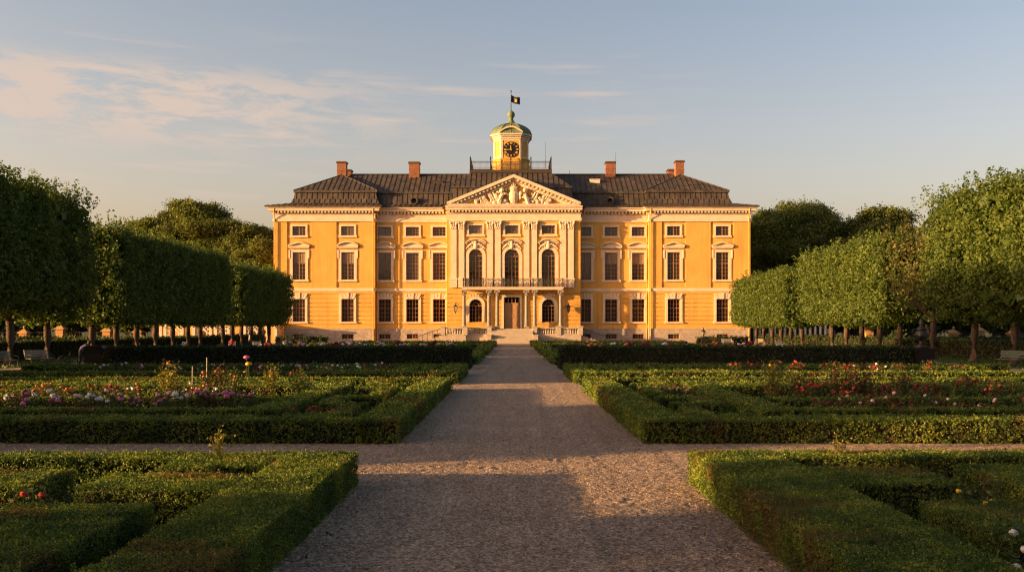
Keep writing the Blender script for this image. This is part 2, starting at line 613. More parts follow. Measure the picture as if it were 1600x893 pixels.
def wob(P, s, seed=0.0):
    """cheap smooth noise in about -1..1"""
    x, y, z = P[:, 0] * s + seed, P[:, 1] * s - seed * 1.7, P[:, 2] * s + seed * .6
    return (np.sin(x * 1.3 + 1.7 * np.sin(y * .9 + z * .4)) + np.sin(y * 1.7 + 1.3 * np.sin(z * 1.1 + x * .7)) + np.sin(z * 1.5 + x * .5 + 1.1 * np.sin(x * .8 - y * .6))) / 3.0
# ------------------------------------------------------------------ the setting
def sheet(name, x0, x1, y0, y1, z, mat):
    b = MB()
    b.poly([(x0, y0, z), (x1, y0, z), (x1, y1, z), (x0, y1, z)])
    o = b.build(name, mat)
    return tag(o, kind='structure')


ground = MB()
ground.poly([(-2500, -400, 0), (2500, -400, 0), (2500, 4000, 0), (-2500, 4000, 0)])
tag(ground.build('ground', M['turf']), kind='structure')

XL, XR = -2.25, 2.6


def gravel_sheet(name, x0, x1, y0, y1, z, step=None, amp=0.012, mat='gravel'):
    if step is None:
        return sheet(name, x0, x1, y0, y1, z, M[mat])
    nx, ny = int((x1 - x0) / step) + 1, int((y1 - y0) / step) + 1
    gx, gy = np.meshgrid(np.linspace(x0, x1, nx), np.linspace(y0, y1, ny))
    P = np.stack([gx.ravel(), gy.ravel(), np.zeros(gx.size)], 1)
    h = .75 * np.abs(RNG.normal(0, 1, len(P))) ** 1.3 + 0.5 * wob(P, 9.0, 3.0) + 0.6 * wob(P, 21.0, 5.0) + 0.8 * wob(P, 1.6, 1.0)
    # two faint wheel tracks and scattered footprints
    for c_ in (-.75, .95):
        h = h - 1.1 * np.exp(-((P[:, 0] - c_ - .12 * np.sin(P[:, 1] * .21)) / .13) ** 2)
    if step < .06:
        for _ in range(int((x1 - x0) * (y1 - y0) * .9)):
            fx_, fy_, fa_ = RNG.uniform(x0, x1), RNG.uniform(y0, y1), RNG.normal(0, .25)
            sel = (np.abs(P[:, 0] - fx_) < .25) & (np.abs(P[:, 1] - fy_) < .25)
            dx_, dy_ = P[sel, 0] - fx_, P[sel, 1] - fy_
            q_ = ((dx_ * math.cos(fa_) + dy_ * math.sin(fa_)) / .055) ** 2 + ((-dx_ * math.sin(fa_) + dy_ * math.cos(fa_)) / .14) ** 2
            h[sel] += -1.8 * np.exp(-q_) + .9 * np.exp(-(np.sqrt(q_) - 1.5) ** 2 * 4)
    P[:, 2] = z + 0.02 + amp * np.clip(h, -1.6, 3.4)
    i = np.arange(nx * ny).reshape(ny, nx)
    Q = np.stack([i[:-1, :-1].ravel(), i[:-1, 1:].ravel(), i[1:, 1:].ravel(), i[1:, :-1].ravel()], 1)
    o = put(name, np_mesh(name, P, Q, M[mat]))
    return tag(o, kind='structure')


gravel_sheet('main_path', XL - .15, XR + .15, 3.0, 21.0, 0.004, 0.03, 0.0065)
gravel_sheet('main_path', XL - .15, XR + .15, 20.97, 46.0, 0.004, 0.05, 0.006, 'packed')
gravel_sheet('main_path', XL - .15, XR + .15, 46.0, 150.0, 0.012, None, 0, 'packed')
gravel_sheet('cross_path', XL - 23, XL - .15, 14.2, 20.0, 0.004, 0.09, 0.007)
gravel_sheet('cross_path', XR + .15, XR + 23, 14.2, 20.0, 0.004, 0.09, 0.007)
for s in (-1, 1):
    sheet('cross_path', *((XL - 23, XL - .15) if s < 0 else (XR + .15, XR + 23)), 36.3, 40.8, 0.008, M['packed'])
    sheet('side_path', *sorted((s * 24.6, s * 29.0)), 4, 150, 0.008, M['packed'])
sheet('forecourt', -62, 62, 150, 172, 0.008, M['packed'])


def U(s, u):
    """distance u outward from the path edge, on side s"""
    return XL - u if s < 0 else XR + u


def rect(s, u0, u1, y0, y1, h=None):
    a, b = sorted((U(s, u0), U(s, u1)))
    return (a, b, y0, y1) if h is None else (a, b, y0, y1, h)


for s in (-1, 1):
    for (u1, y0, y1) in ((22.2, 3.0, 14.5), (22.2, 19.8, 36.4), (22.2, 40.8, 49.7), (21.5, 55.0, 60.0), (22, 62.9, 79), (22, 84.5, 112), (22, 116.5, 140)):
        a, b = sorted((U(s, .1), U(s, u1)))
        sheet('bed_soil', a, b, y0, y1, 0.016, M['soil'])


# ------------------------------------------------------------------ clipped hedges
def hedge(name, label, rects, h, mat, group=None, cov=1.75, cat='hedge', lmax=0.12, lmin=0.019, rough=0.016):
    rr = [(r[0], r[1], r[2], r[3], (r[4] if len(r) > 4 else h) - 0.004 * k) for k, r in enumerate(rects)]
    parts = []
    for (x0, x1, y0, y1, hh) in rr:
        parts.append(box_arrays(x0 + .07, x1 - .07, y0 + .07, y1 - .07, 0.0, hh - .06))
    for k, (x0, x1, y0, y1, hh) in enumerate(rr):
        faces = [((x0, y0, hh), (x1 - x0, 0, 0), (0, y1 - y0, 0), (0, 0, 1), .9),
                 ((x0, y0, 0), (x1 - x0, 0, 0), (0, 0, hh), (0, -1, 0), .66),
                 ((x0, y0, 0), (0, y1 - y0, 0), (0, 0, hh), (-1, 0, 0), .8),
                 ((x1, y0, 0), (0, y1 - y0, 0), (0, 0, hh), (1, 0, 0), .8),
                 ((x0, y1, 0), (x1 - x0, 0, 0), (0, 0, hh), (0, 1, 0), 0.35)]
        for o, e1, e2, nr, wt in faces:
            o, e1, e2, nr = map(lambda q: np.array(q, float), (o, e1, e2, nr))
            l1, l2 = np.linalg.norm(e1), np.linalg.norm(e2)
            n1, n2 = max(1, int(l1 / 1.2)), max(1, int(l2 / 1.2))
            for a in range(n1):
                for c in range(n2):
                    cen = o + e1 * (a + .5) / n1 + e2 * (c + .5) / n2
                    d = max(cen[1], 2.0)
                    off_side = cen[1] < 2.5 or abs(cen[0]) > 0.515 * cen[1] + 3.0
                    w = wt * (.75 if off_side else 1)
                    if nr[0] and nr[0] * cen[0] > 0:      # turned away from the path
                        w = .45
                    Lf = min(max(.0019 * d, lmin), lmax)
                    if off_side:
                        Lf = max(Lf, .075)      # coarser sprigs away from the path
                    per = 5
                    n = int(w * cov / per * (l1 / n1) * (l2 / n2) / (.31 * Lf * Lf) + RNG.random())
                    if n < 1:
                        continue
                    P = o + e1 * ((a + RNG.random(n)) / n1)[:, None] + e2 * ((c + RNG.random(n)) / n2)[:, None]
                    keep = np.ones(n, bool)
                    for q, (X0, X1, Y0, Y1, H) in enumerate(rr):
                        if q != k:
                            keep &= ~((P[:, 0] > X0 + .03) & (P[:, 0] < X1 - .03) & (P[:, 1] > Y0 + .03) & (P[:, 1] < Y1 - .03) & (P[:, 2] < H - .02))
                    P = P[keep]
                    if not len(P):
                        continue
                    off = rough * wob(P, 3.1, k) + .6 * rough * wob(P, 8.0, k + 2) + RNG.normal(0, .004 + .32 * Lf, len(P)) - .35 * Lf
                    stray = RNG.random(len(P)) < (.012 if nr[2] > 0 else .003)
                    off = off + stray * RNG.uniform(.02, .09, len(P))
                    # softly rounded shoulders
                    P = P + nr * off[:, None]
                    P[:, 2] = np.maximum(P[:, 2], .01)
                    up = nr + np.array((0, 0, .3 if nr[2] > 0 else -.12))
                    parts.append(sprigs(P, np.broadcast_to(up, P.shape), Lf, per, .75, 1.05 if nr[2] > 0 else .45, .5))
    V, Q = join(parts)
    cx, cy = np.mean([(r[0] + r[1]) / 2 for r in rr]), min(r[2] for r in rr)
    V = V - np.array((cx, cy, 0))
    MI = np.zeros(len(Q), np.int32)
    MI[: 5 * len(rr)] = 1            # the woody inside
    o = put(name, np_mesh(name, V, Q, [mat, M['twigs']], MI), None, (cx, cy, 0))
    return tag(o, label, cat, group)


G1 = 'low clipped box hedges of the parterre'
for s in (-1, 1):
    side = 'left' if s < 0 else 'right'
    if s < 0:
        hedge('box_hedge', 'nearest left box hedge framing the foreground bed along the gravel path',
              [rect(s, 0, .95, 2.6, 14.5), rect(s, .85, 22, 13.8, 14.55), rect(s, 21.3, 22.1, 2.6, 14.5)], .5, M['box'], G1)
        hedge('box_hedge', 'dark box block jutting inward from the nearest left path hedge', [rect(s, 1.0, 2.65, 11.15, 12.35)], .5, M['box'], G1)
        hedge('box_hedge', 'broad shaded box block at the bottom left corner of the garden', [rect(s, 1.5, 5.8, 2.6, 10.4)], .47, M['box'], G1)
        hedge('box_hedge', 'sunlit box block at the left edge behind the broad shaded block', [rect(s, 3.35, 6.2, 11.3, 12.75)], .5, M['box'], G1)
        hedge('box_hedge', 'small sunlit box stub touching the far side of the nearest left bed', [rect(s, 1.7, 2.35, 12.95, 13.9), rect(s, 1.05, 1.7, 13.2, 13.9)], .49, M['box'], G1)
        hedge('box_hedge', 'long box strip in the nearest left bed leading out of sight leftward', [rect(s, 6.8, 14, 11.6, 12.4)], .5, M['box'], G1)
    else:
        hedge('box_hedge', 'nearest right box hedge framing the foreground bed along the gravel path',
              [rect(s, 0, 1.2, 2.6, 14.7), rect(s, 1.1, 22, 13.95, 14.75), rect(s, 21.3, 22.1, 2.6, 14.7)], .5, M['box'], G1)
        hedge('box_hedge', 'box block jutting inward from the nearest right path hedge', [rect(s, 1.25, 2.65, 11.55, 12.95)], .5, M['box'], G1)
        hedge('box_hedge', 'shaded box block beside the white and yellow flowers at the right edge', [rect(s, 1.78, 3.3, 8.7, 10.7)], .45, M['box'], G1)
        hedge('box_hedge', 'half sunlit box block at the right edge behind the yellow flowers', [rect(s, 3.25, 7.5, 11.3, 13.2)], .5, M['box'], G1)
        hedge('box_hedge', 'low box block at the bottom right corner under the white flowers', [rect(s, 1.9, 2.7, 2.6, 7.4)], .42, M['box'], G1)
    # second bed
    hedge('box_hedge', f'box hedge frame around the second {side} bed, with its long dark front', [rect(s, 0, .85, 19.65, 36.5), rect(s, .75, 22, 19.65, 20.3), rect(s, .75, 22, 35.75, 36.5), rect(s, 21.3, 22.1, 19.8, 36.4)], .5, M['box'], G1)
    hedge('box_hedge', f'inner box hedge ring around the roses of the second {side} bed',
          [rect(s, 3.0, 3.75, 22.3, 32.3), rect(s, 3.65, 20, 22.3, 22.9), rect(s, 3.65, 20, 25.9, 26.5), rect(s, 3.65, 20, 31.6, 32.3)], .48, M['box'], G1)
    hedge('box_hedge', f'narrow angled box hedge nearest the front corner of the second {side} bed', [rect(s, 1.35, 2.65, 21.2, 21.65), rect(s, 1.35, 1.8, 21.6, 23.6)], .45, M['box'], G1)
    hedge('box_hedge', f'hook shaped narrow box hedge beside the ring, middle of the second {side} bed', [rect(s, 1.35, 2.6, 24.5, 24.95), rect(s, 2.15, 2.6, 24.9, 27.0), rect(s, 1.35, 2.6, 26.9, 27.35)], .45, M['box'], G1)
    hedge('box_hedge', f'angled narrow box hedge past the hook shaped one, second {side} bed', [rect(s, 1.35, 1.8, 28.6, 31.2), rect(s, 1.35, 2.6, 31.1, 31.55)], .45, M['box'], G1)
    hedge('box_hedge', f'narrow box hedge filling the far inner corner of the second {side} bed', [rect(s, 1.35, 2.6, 32.9, 33.35), rect(s, 2.15, 2.6, 33.3, 35.1)], .45, M['box'], G1)
    hedge('box_hedge', f'thin low box line just behind the front of the second {side} bed', [rect(s, 3.3, 20, 21.2, 21.55)], .42, M['box'], G1)
    hedge('box_hedge', f'thin outer box line nearest the roses inside the second {side} ring', [rect(s, 11.5, 20, 27.5, 27.9)], .46, M['box'], G1)
    hedge('box_hedge', f'thin outer box line farther back inside the second {side} ring', [rect(s, 10.5, 20, 29.4, 29.8)], .46, M['box'], G1)
    hedge('box_hedge', f'thin box line along the near side of the third {side} bed', [rect(s, 1.5, 20, 41.9, 42.25)], .45, M['box'], G1)
    hedge('box_hedge', f'angled thin box hedge inside the third {side} bed near the path', [rect(s, 1.4, 1.8, 44.5, 48.4), rect(s, 1.4, 3.4, 48.0, 48.4)], .46, M['box'], G1)
    hedge('box_hedge', f'long narrow box strip along the far edge of the second {side} bed', [rect(s, 3.2, 20, 33.6, 34.3)], .46, M['box'], G1)
    # third bed
    hedge('box_hedge', f'box hedge frame around the third {side} bed, before the tall hedge', [rect(s, 0, .9, 40.6, 49.9), rect(s, .8, 22, 40.6, 41.35), rect(s, .8, 22, 49.1, 49.9)], .5, M['box'], G1)
    hedge('box_hedge', f'box strip in front of the flowers in the third {side} bed', [rect(s, 2.2, 6.5, 42.8, 43.5), rect(s, 2.2, 3.0, 43.4, 47.5)], .47, M['box'], G1)
    hedge('box_hedge', f'box strip behind the flowers in the third {side} bed', [rect(s, 4.0, 20, 47.2, 47.9)], .47, M['box'], G1)
    # tall hedge across
    hedge('tall_hedge', f'tall dark clipped hedge across the garden on the {side} of the path', [rect(s, .15, 21.2, 57.0, 58.4)], 1.22, M['yew'], 'tall clipped hedges across the garden', lmax=.15)
    # beds beyond
    for y0, y1, nm in ((62.7, 79, 'first'), (84, 112, 'middle'), (116, 140, 'farthest')):
        hedge('box_hedge', f'box hedge frame of the {nm} {side} bed between tall hedge and palace',
              [rect(s, 0, .9, y0, y1), rect(s, .8, 21.5, y0, y0 + .8), rect(s, .8, 21.5, y1 - .8, y1), rect(s, 3, 20, (y0 + y1) / 2, (y0 + y1) / 2 + .8)], .52, M['box'], G1, lmax=.16)
    # hedge behind the lime row and across the lawn
    hedge('tall_hedge', f'long clipped hedge running behind the {side} lime trees toward the palace',
          [tuple(sorted((s * 35.2, s * 36.4))) + (60, 142)], 1.35, M['yew'], 'long side hedges', lmax=.2)
    hedge('tall_hedge', f'clipped hedge beyond the {side} lawn in front of the stone pillars',
          [tuple(sorted((s * 36.6, s * 78))) + (99.0, 100.2)], 1.4, M['yew'], 'side hedges by the pillars', lmax=.2)
    hedge('tall_hedge', f'low dark hedge beside the lamp post at the {side} palace corner',
          [tuple(sorted((s * 27.5, s * 35.0))) + (147.0, 148.2)], 1.05, M['yew'], 'low hedges at the palace corners', lmax=.25)

# stuff: lawn blades and loose pebbles
n = 26000
P = np.empty((n, 3))
sd = RNG.choice((-1, 1), n)
P[:, 0] = sd * RNG.uniform(22.5, 36, n)
P[:, 1] = RNG.uniform(40, 110, n)
P = P[(np.abs(P[:, 0]) < 24.4) | (np.abs(P[:, 0]) > 29.2)]
P = P[np.abs(P[:, 0]) < .53 * P[:, 1] + 1]
P[:, 2] = .06
V, Q = leaves(P, np.broadcast_to(np.array((0, -1., .3)), P.shape), .2, wide=.3, jitter=.6)
tag(put('lawn_grass', np_mesh('lawn_grass', V, Q, M['grass'])), kind='stuff')

n = 240
P = np.stack([np.where(RNG.random(n) < .5, XL + np.abs(RNG.normal(0, .5, n)), XR - np.abs(RNG.normal(0, .5, n))), RNG.uniform(6, 26, n), np.full(n, .045)], 1)
V, Q = leaves(P, np.tile((0, 0, 1.), (n, 1)), .05, jitter=.35)
tag(put('fallen_leaves', np_mesh('fallen_leaves', V, Q, M['rust_tree'])), kind='stuff')
n = 30000
y = 6.0 + 16 * RNG.random(n) ** 1.7
x = RNG.uniform(XL - .1, XR + .1, n)
P = np.stack([x, y, np.full(n, .028)], 1)
r = RNG.uniform(.005, .012, n)[:, None]
oct_ = np.array([(1, 0, 0), (0, 1, 0), (-1, 0, 0), (0, -1, 0), (0, 0, .8), (0, 0, -.8)], float)
a = RNG.uniform(0, 6.28, n)
rot = np.stack([np.cos(a), np.sin(a)], 1)
V = np.empty((n, 6, 3))
for k in range(6):
    dx, dy, dz = oct_[k]
    sx_, sy_ = 1.3, .9
    V[:, k, 0] = P[:, 0] + r[:, 0] * (dx * sx_ * rot[:, 0] - dy * sy_ * rot[:, 1])
    V[:, k, 1] = P[:, 1] + r[:, 0] * (dx * sx_ * rot[:, 1] + dy * sy_ * rot[:, 0])
    V[:, k, 2] = P[:, 2] + r[:, 0] * dz
base = (np.arange(n) * 6)[:, None]
Qs = np.concatenate([base + np.array(q) for q in ((0, 1, 4, 4), (1, 2, 4, 4), (2, 3, 4, 4), (3, 0, 4, 4))])
me = bpy.data.meshes.new('pebbles')
T = Qs[:, :3]
me.vertices.add(n * 6)
me.vertices.foreach_set('co', V.reshape(-1).astype(np.float32))
me.loops.add(len(T) * 3)
me.polygons.add(len(T))
me.loops.foreach_set('vertex_index', T.ravel().astype(np.int32))
me.polygons.foreach_set('loop_start', np.arange(0, len(T) * 3, 3, dtype=np.int32))
me.polygons.foreach_set('loop_total', np.full(len(T), 3, dtype=np.int32))
me.materials.append(M['gravel'])
me.update(calc_edges=True)
tag(put('loose_gravel', me), kind='stuff')
# ------------------------------------------------------------------ the palace
YR, YP, YC = 165.0, 163.8, 162.6     # recessed wings, end pavilions, centre block
YB = 187.0
YS = 164.0          # distance at which the front was measured
palace = thing('palace', 'yellow ochre palace with white trim, dark mansard roofs and a central clock tower', 'palace', (0, YR, 0))
PO = (0, YR, 0)


def pmb():
    return MB(PO)


def facade(b, Y, xa, xb, yt, yb, holes=(), insets=(), reveal=.42, px=True):
    """wall front between surveyed x and y limits: holes with reveals, shallow insets"""
    cx = lambda x: SX(x, YS)
    cz = lambda y: SZ(y, YS)
    xs = sorted({xa, xb, *[v for h in holes for v in h[:2]], *[v for h in insets for v in h[:2]]})
    ys = sorted({yt, yb, *[v for h in holes for v in h[2:4]], *[v for h in insets for v in h[2:4]]})
    xs = [v for v in xs if xa <= v <= xb]
    ys = [v for v in ys if yt <= v <= yb]
    D = {}
    for i in range(len(xs) - 1):
        for j in range(len(ys) - 1):
            mx, my = (xs[i] + xs[i + 1]) / 2, (ys[j] + ys[j + 1]) / 2
            d = 0.0
            for h in insets:
                if h[0] < mx < h[1] and h[2] < my < h[3]:
                    d = max(d, h[4])
            for h in holes:
                if h[0] < mx < h[1] and h[2] < my < h[3]:
                    d = None
                    break
            D[i, j] = d
            if d is not None:
                x0, x1, z1, z0 = cx(xs[i]), cx(xs[i + 1]), cz(ys[j]), cz(ys[j + 1])
                b.poly([(x0, Y + d, z0), (x1, Y + d, z0), (x1, Y + d, z1), (x0, Y + d, z1)])
    g = lambda d: reveal if d is None else d
    for (i, j), d in D.items():
        e = D.get((i + 1, j), 'no')
        if e != 'no' and e != d:
            x, z1, z0 = cx(xs[i + 1]), cz(ys[j]), cz(ys[j + 1])
            b.poly([(x, Y + g(d), z0), (x, Y + g(e), z0), (x, Y + g(e), z1), (x, Y + g(d), z1)])
        e = D.get((i, j + 1), 'no')
        if e != 'no' and e != d:
            x0, x1, z = cx(xs[i]), cx(xs[i + 1]), cz(ys[j + 1])
            b.poly([(x0, Y + g(d), z), (x1, Y + g(d), z), (x1, Y + g(e), z), (x0, Y + g(e), z)])


XX = lambda x: SX(x, YS)      # one scale for the whole front
ZZ = lambda y: SZ(y, YS)
PXM = F / YS                   # survey units per metre

WIN = []       # (kind, x centre, plane, extra)
sections = [   # xa, xb, plane, window centres, panel insets
    (428, 586, YP, [467.5, 543.5], [(449, 487), (526, 562)]),
    (586, 700, YR, [600, 643.5, 685.5], []),
    (906, 1014, YR, [914.5, 956, 998.5], []),
    (1014, 1172, YP, [1052.5, 1128.5], [(1034, 1071), (1110, 1146)]),
]
grooves = [459.5 + 6.75 * k for k in range(8)]
wall = pmb()
PROUD = .1
plinths = []
for si_, (xa, xb, Y, cs, pan) in enumerate(sections):
    if si_ in (0, 2):
        if si_: plinths.append(plinth)
        plinth = pmb()
    holes, ins = [], []
    for c in cs:
        holes += [(c - 9.7, c + 9.7, 467, 502.5), (c - 10, c + 10, 394, 437), (c - 10.3, c + 10.3, 353.5, 368)]
        WIN += [('ground', c, Y), ('first', c, Y), ('top', c, Y)]
    for a, b_ in pan:
        ins.append((a, b_, 346.5, 449, .14))
    for g in grooves:
        ins.append((xa, xb, g - .45, g + .45, .11))
    facade(wall, Y, xa, xb, 322, 513, holes, ins)
    facade(plinth, Y - PROUD, xa, xb, 513, 536, [(c - 9, c + 9, 521.5, 529) for c in cs], [], reveal=.5)
    WIN += [('cellar', c, Y - PROUD) for c in cs]
    x0, x1 = XX(xa), XX(xb)
    plinth.poly([(x0, Y - PROUD, ZZ(513)), (x1, Y - PROUD, ZZ(513)), (x1, Y + .02, ZZ(513)), (x0, Y + .02, ZZ(513))])
# centre block
cholesW = []
AR = [(743.8, 10.4), (799.7, 11.2), (856.4, 10.6)]
for c, r in AR:
    cholesW += [(c - r, c + r, 391, 449), (c - 10.3, c + 10.3, 352, 366)]
    WIN += [('arch', c, YC, r), ('top', c, YC)]
for c in (743.8, 856.4):
    cholesW.append((c - 10, c + 10, 468, 503))
    WIN.append(('archlow', c, YC, 10))
cholesW.append((787.5, 812, 464.5, 512.8))
facade(wall, YC, 700, 906, 322, 513, cholesW, [(700, 906, g - .45, g + .45, .11) for g in grooves])
# returns, ends and back
for xa, Ya, Yb in ((428, YP, YB), (586, YP, YR), (700, YC, YR), (906, YC, YR), (1014, YP, YR), (1172, YP, YB)):
    x = XX(xa)
    wall.poly([(x, Ya, ZZ(513)), (x, Yb, ZZ(513)), (x, Yb, ZZ(322)), (x, Ya, ZZ(322))])
    (plinths[0] if x < 0 else plinth).poly([(x, Ya - PROUD, 0), (x, Yb, 0), (x, Yb, ZZ(513)), (x, Ya - PROUD, ZZ(513))])
wall.poly([(XX(428), YB, 0), (XX(1172), YB, 0), (XX(1172), YB, ZZ(322)), (XX(428), YB, ZZ(322))])
# dark rooms behind the openings
rooms = pmb()
rooms.box(XX(431), XX(1169), YR + 1.6, YR + 1.8, ZZ(534), ZZ(324))
wall.build('wall', M['ochre'], palace, (0, 0, 0))
plinths.append(plinth)
for p_ in plinths:
    p_.build('plinth', M['stone'], palace, (0, 0, 0))

# ---- cornices and string courses
EDGE = [(428, 586, YP), (586, 700, YR), (700, 906, YC), (906, 1014, YR), (1014, 1172, YP)]


def band(b, y0, y1, proud, which=range(5)):
    for k in which:
        xa, xb, Y = EDGE[k]
        x0, x1 = XX(xa), XX(xb)
        e = proud
        # higher blocks return round their corners
        l = e if k in (0, 4) else (min(e, .2 + .1 * e) if k == 2 else (-e - .003))
        b.box(x0 - l, x1 + l, Y - proud, Y + .02 if k in (1, 3) else Y + 1.1, ZZ(y1), ZZ(y0))


ent = pmb()
band(ent, 335, 341.8, .05)
band(ent, 342, 346.2, .16)
band(ent, 333.2, 334.8, .22)
band(ent, 326, 330, .72)
band(ent, 323.6, 325.9, .95)
for k, (xa, xb, Y) in enumerate(EDGE):       # modillions
    n = int((xb - xa) / 5.2)
    for q in range(n):
        c = XX(xa + (q + .5) * (xb - xa) / n)
        ent.box(c - .14, c + .14, Y - .6, Y - .0, ZZ(333), ZZ(330.2))
ent.build('cornice', M['cream'], palace, (0, 0, 0))
for kk in ((0, 1), (3, 4)):
    sc = pmb()
    band(sc, 450, 453.6, .17, kk)
    band(sc, 453.7, 455.2, .09, kk)
    sc.build('string_course', M['cream'], palace, (0, 0, 0))

# ---- corner strips on pavilions
# ---- windows
_cache = {}


def cached(key, fn):
    if key not in _cache:
        _cache[key] = fn()
    return _cache[key]


def frame_mesh(w, h, rows, split, cols=4):
    b = MB()
    t = .10
    b.box(-w, -w + t, 0, .09, 0, h)
    b.box(w - t, w, 0, .09, 0, h)
    b.box(-w + t, w - t, 0, .09, 0, t)
    b.box(-w + t, w - t, 0, .09, h - t, h)
    b.box(-.075, .075, -.015, .08, t, h - t)
    if split:
        b.box(-w + t, -.077, -.012, .078, h * split - .06, h * split + .06)
        b.box(.077, w - t, -.012, .078, h * split - .06, h * split + .06)
    for sgn in (-1, 1):
        for q in range(1, cols // 2):
            x = sgn * (.075 + (w - t - .075) * q / (cols / 2))
            b.box(x - .028, x + .028, .012, .06, t, h - t)
    lo = h * split if split else h
    segs = [(t, lo - .06, rows[0])] + ([(lo + .06, h - t, rows[1])] if split else [])
    for z0, z1, nr in segs:
        for q in range(1, nr):
            z = z0 + (z1 - z0) * q / nr
            b.box(-w + t, -.077, .014, .058, z - .024, z + .024)
            b.box(.077, w - t, .014, .058, z - .024, z + .024)
    return b.data('window_frame', M['wood'])


def pane_mesh(w, h, mat):
    b = MB()
    b.box(-w, w, 0, .02, 0, h)
    return b.data('pane', mat)


def surround_mesh(w, h, t, sill, proud=.14, ears=0):
    b = MB()
    b.box(-w - t, -w + .0, -proud, .03, 0, h)
    b.box(w, w + t, -proud, .03, 0, h)
    b.box(-w - t, w + t, -proud, .03, h, h + t)
    b.box(-w - t - .12, w + t + .12, -proud - .12, .03, -sill, 0)
    if ears:
        for s in (-1, 1):
            b.box(s * (w + t), s * (w + t + .22), -proud - .06, .03, h - ears, h + t)
    return b.data('surround', M['cream'])


def voussoir_mesh(w):
    b = MB()
    hgt = .88
    for k in range(-2, 3):
        a0, a1 = k - .42, k + .42
        bot = .42
        top = .60
        pr = .30 if k == 0 else .20
        ex = .12 if k == 0 else 0
        b.extrude_xz([(a0 * bot, 0), (a1 * bot, 0), (a1 * top, hgt + ex), (a0 * top, hgt + ex)], -pr, .03)
    return b.data('flat_arch', M['cream'])


def pediment_mesh(w, rise, arc):
    b = MB()
    b.box(-w, w, -.42, .03, 0, .20)
    b.box(-w + .1, w - .1, -.30, .03, -.14, 0)
    th = .2
    n = 10 if arc else 2
    up = []
    for q in range(n + 1):
        u = -1 + 2 * q / n
        zz = (1 - u * u) if arc else (1 - abs(u))
        up.append((u * w, .2 + zz * rise))
    for (xa, za), (xb, zb) in zip(up, up[1:]):
        b.extrude_xz([(xa, za), (xb, zb), (xb, zb + th), (xa, za + th)], -.42, .03)
    b.extrude_xz([(-w + .2, .2)] + [(w - .2, .2)] + [(x * .88, z) for x, z in up[1:-1]][::-1], -.12, .03)
    return b.data('pediment', M['cream'])


def arch_pts(r, h, n=12, grow=0.0):
    """outline of an arched opening, width 2r, total height h"""
    zs = h - r
    return [(-(r + grow), -0.0), ((r + grow), -0.0)] + [((r + grow) * math.cos(math.pi * k / n), zs + (r + grow) * math.sin(math.pi * k / n)) for k in range(n + 1)]


def arch_frame_mesh(r, h, rows):
    b = MB()
    t = .10
    zs = h - r
    b.box(-r, -r + t, 0, .09, 0, zs)
    b.box(r - t, r, 0, .09, 0, zs)
    b.box(-r + t, r - t, 0, .09, 0, t)
    b.box(-r + t, r - t, -.015, .09, zs - .07, zs + .07)
    b.box(-.075, .075, -.012, .08, t, zs - .075)
    n = 12
    for k in range(n):
        a0, a1 = math.pi * k / n, math.pi * (k + 1) / n
        for ra, rb in ((r - t, r), (r * .42, r * .42 + .06)):
            b.extrude_xz([(ra * math.cos(a0), zs + ra * math.sin(a0)), (rb * math.cos(a0), zs + rb * math.sin(a0)),
                          (rb * math.cos(a1), zs + rb * math.sin(a1)), (ra * math.cos(a1), zs + ra * math.sin(a1))], 0, .085)
    for k in range(1, 6):
        a = math.pi * k / 6
        d = Vector((math.cos(a), 0, math.sin(a)))
        b.tube([Vector((0, .04, zs)) + d * (r * .44), Vector((0, .04, zs)) + d * (r - t * .6)], .03, 4)
    for s in (-1, 1):
        x = s * (.075 + r - t) / 2
        b.box(x - .028, x + .028, .012, .06, t, zs - .07)
    for q in range(1, rows):
        z = t + (zs - t) * q / rows
        b.box(-r + t, -.077, .014, .058, z - .024, z + .024)
        b.box(.077, r - t, .014, .058, z - .024, z + .024)
    return b.data('window_frame', M['wood'])


def arch_surround_mesh(r, h, t, proud=.16):
    b = MB()
    zs = h - r
    b.box(-r - t, -r, -proud, .03, 0, zs)
    b.box(r, r + t, -proud, .03, 0, zs)
    n = 16
    for k in range(n):
        a0, a1 = math.pi * k / n, math.pi * (k + 1) / n
        b.extrude_xz([(r * math.cos(a0), zs + r * math.sin(a0)), ((r + t) * math.cos(a0), zs + (r + t) * math.sin(a0)),
                      ((r + t) * math.cos(a1), zs + (r + t) * math.sin(a1)), (r * math.cos(a1), zs + r * math.sin(a1))], -proud, .10)
    return b.data('surround', M['cream'])


def arch_pane_mesh(r, h, mat):
    b = MB()
    b.extrude_xz([(-r, 0), (r, 0), (r, h), (-r, h)], 0, .02)
    return b.data('pane', mat)


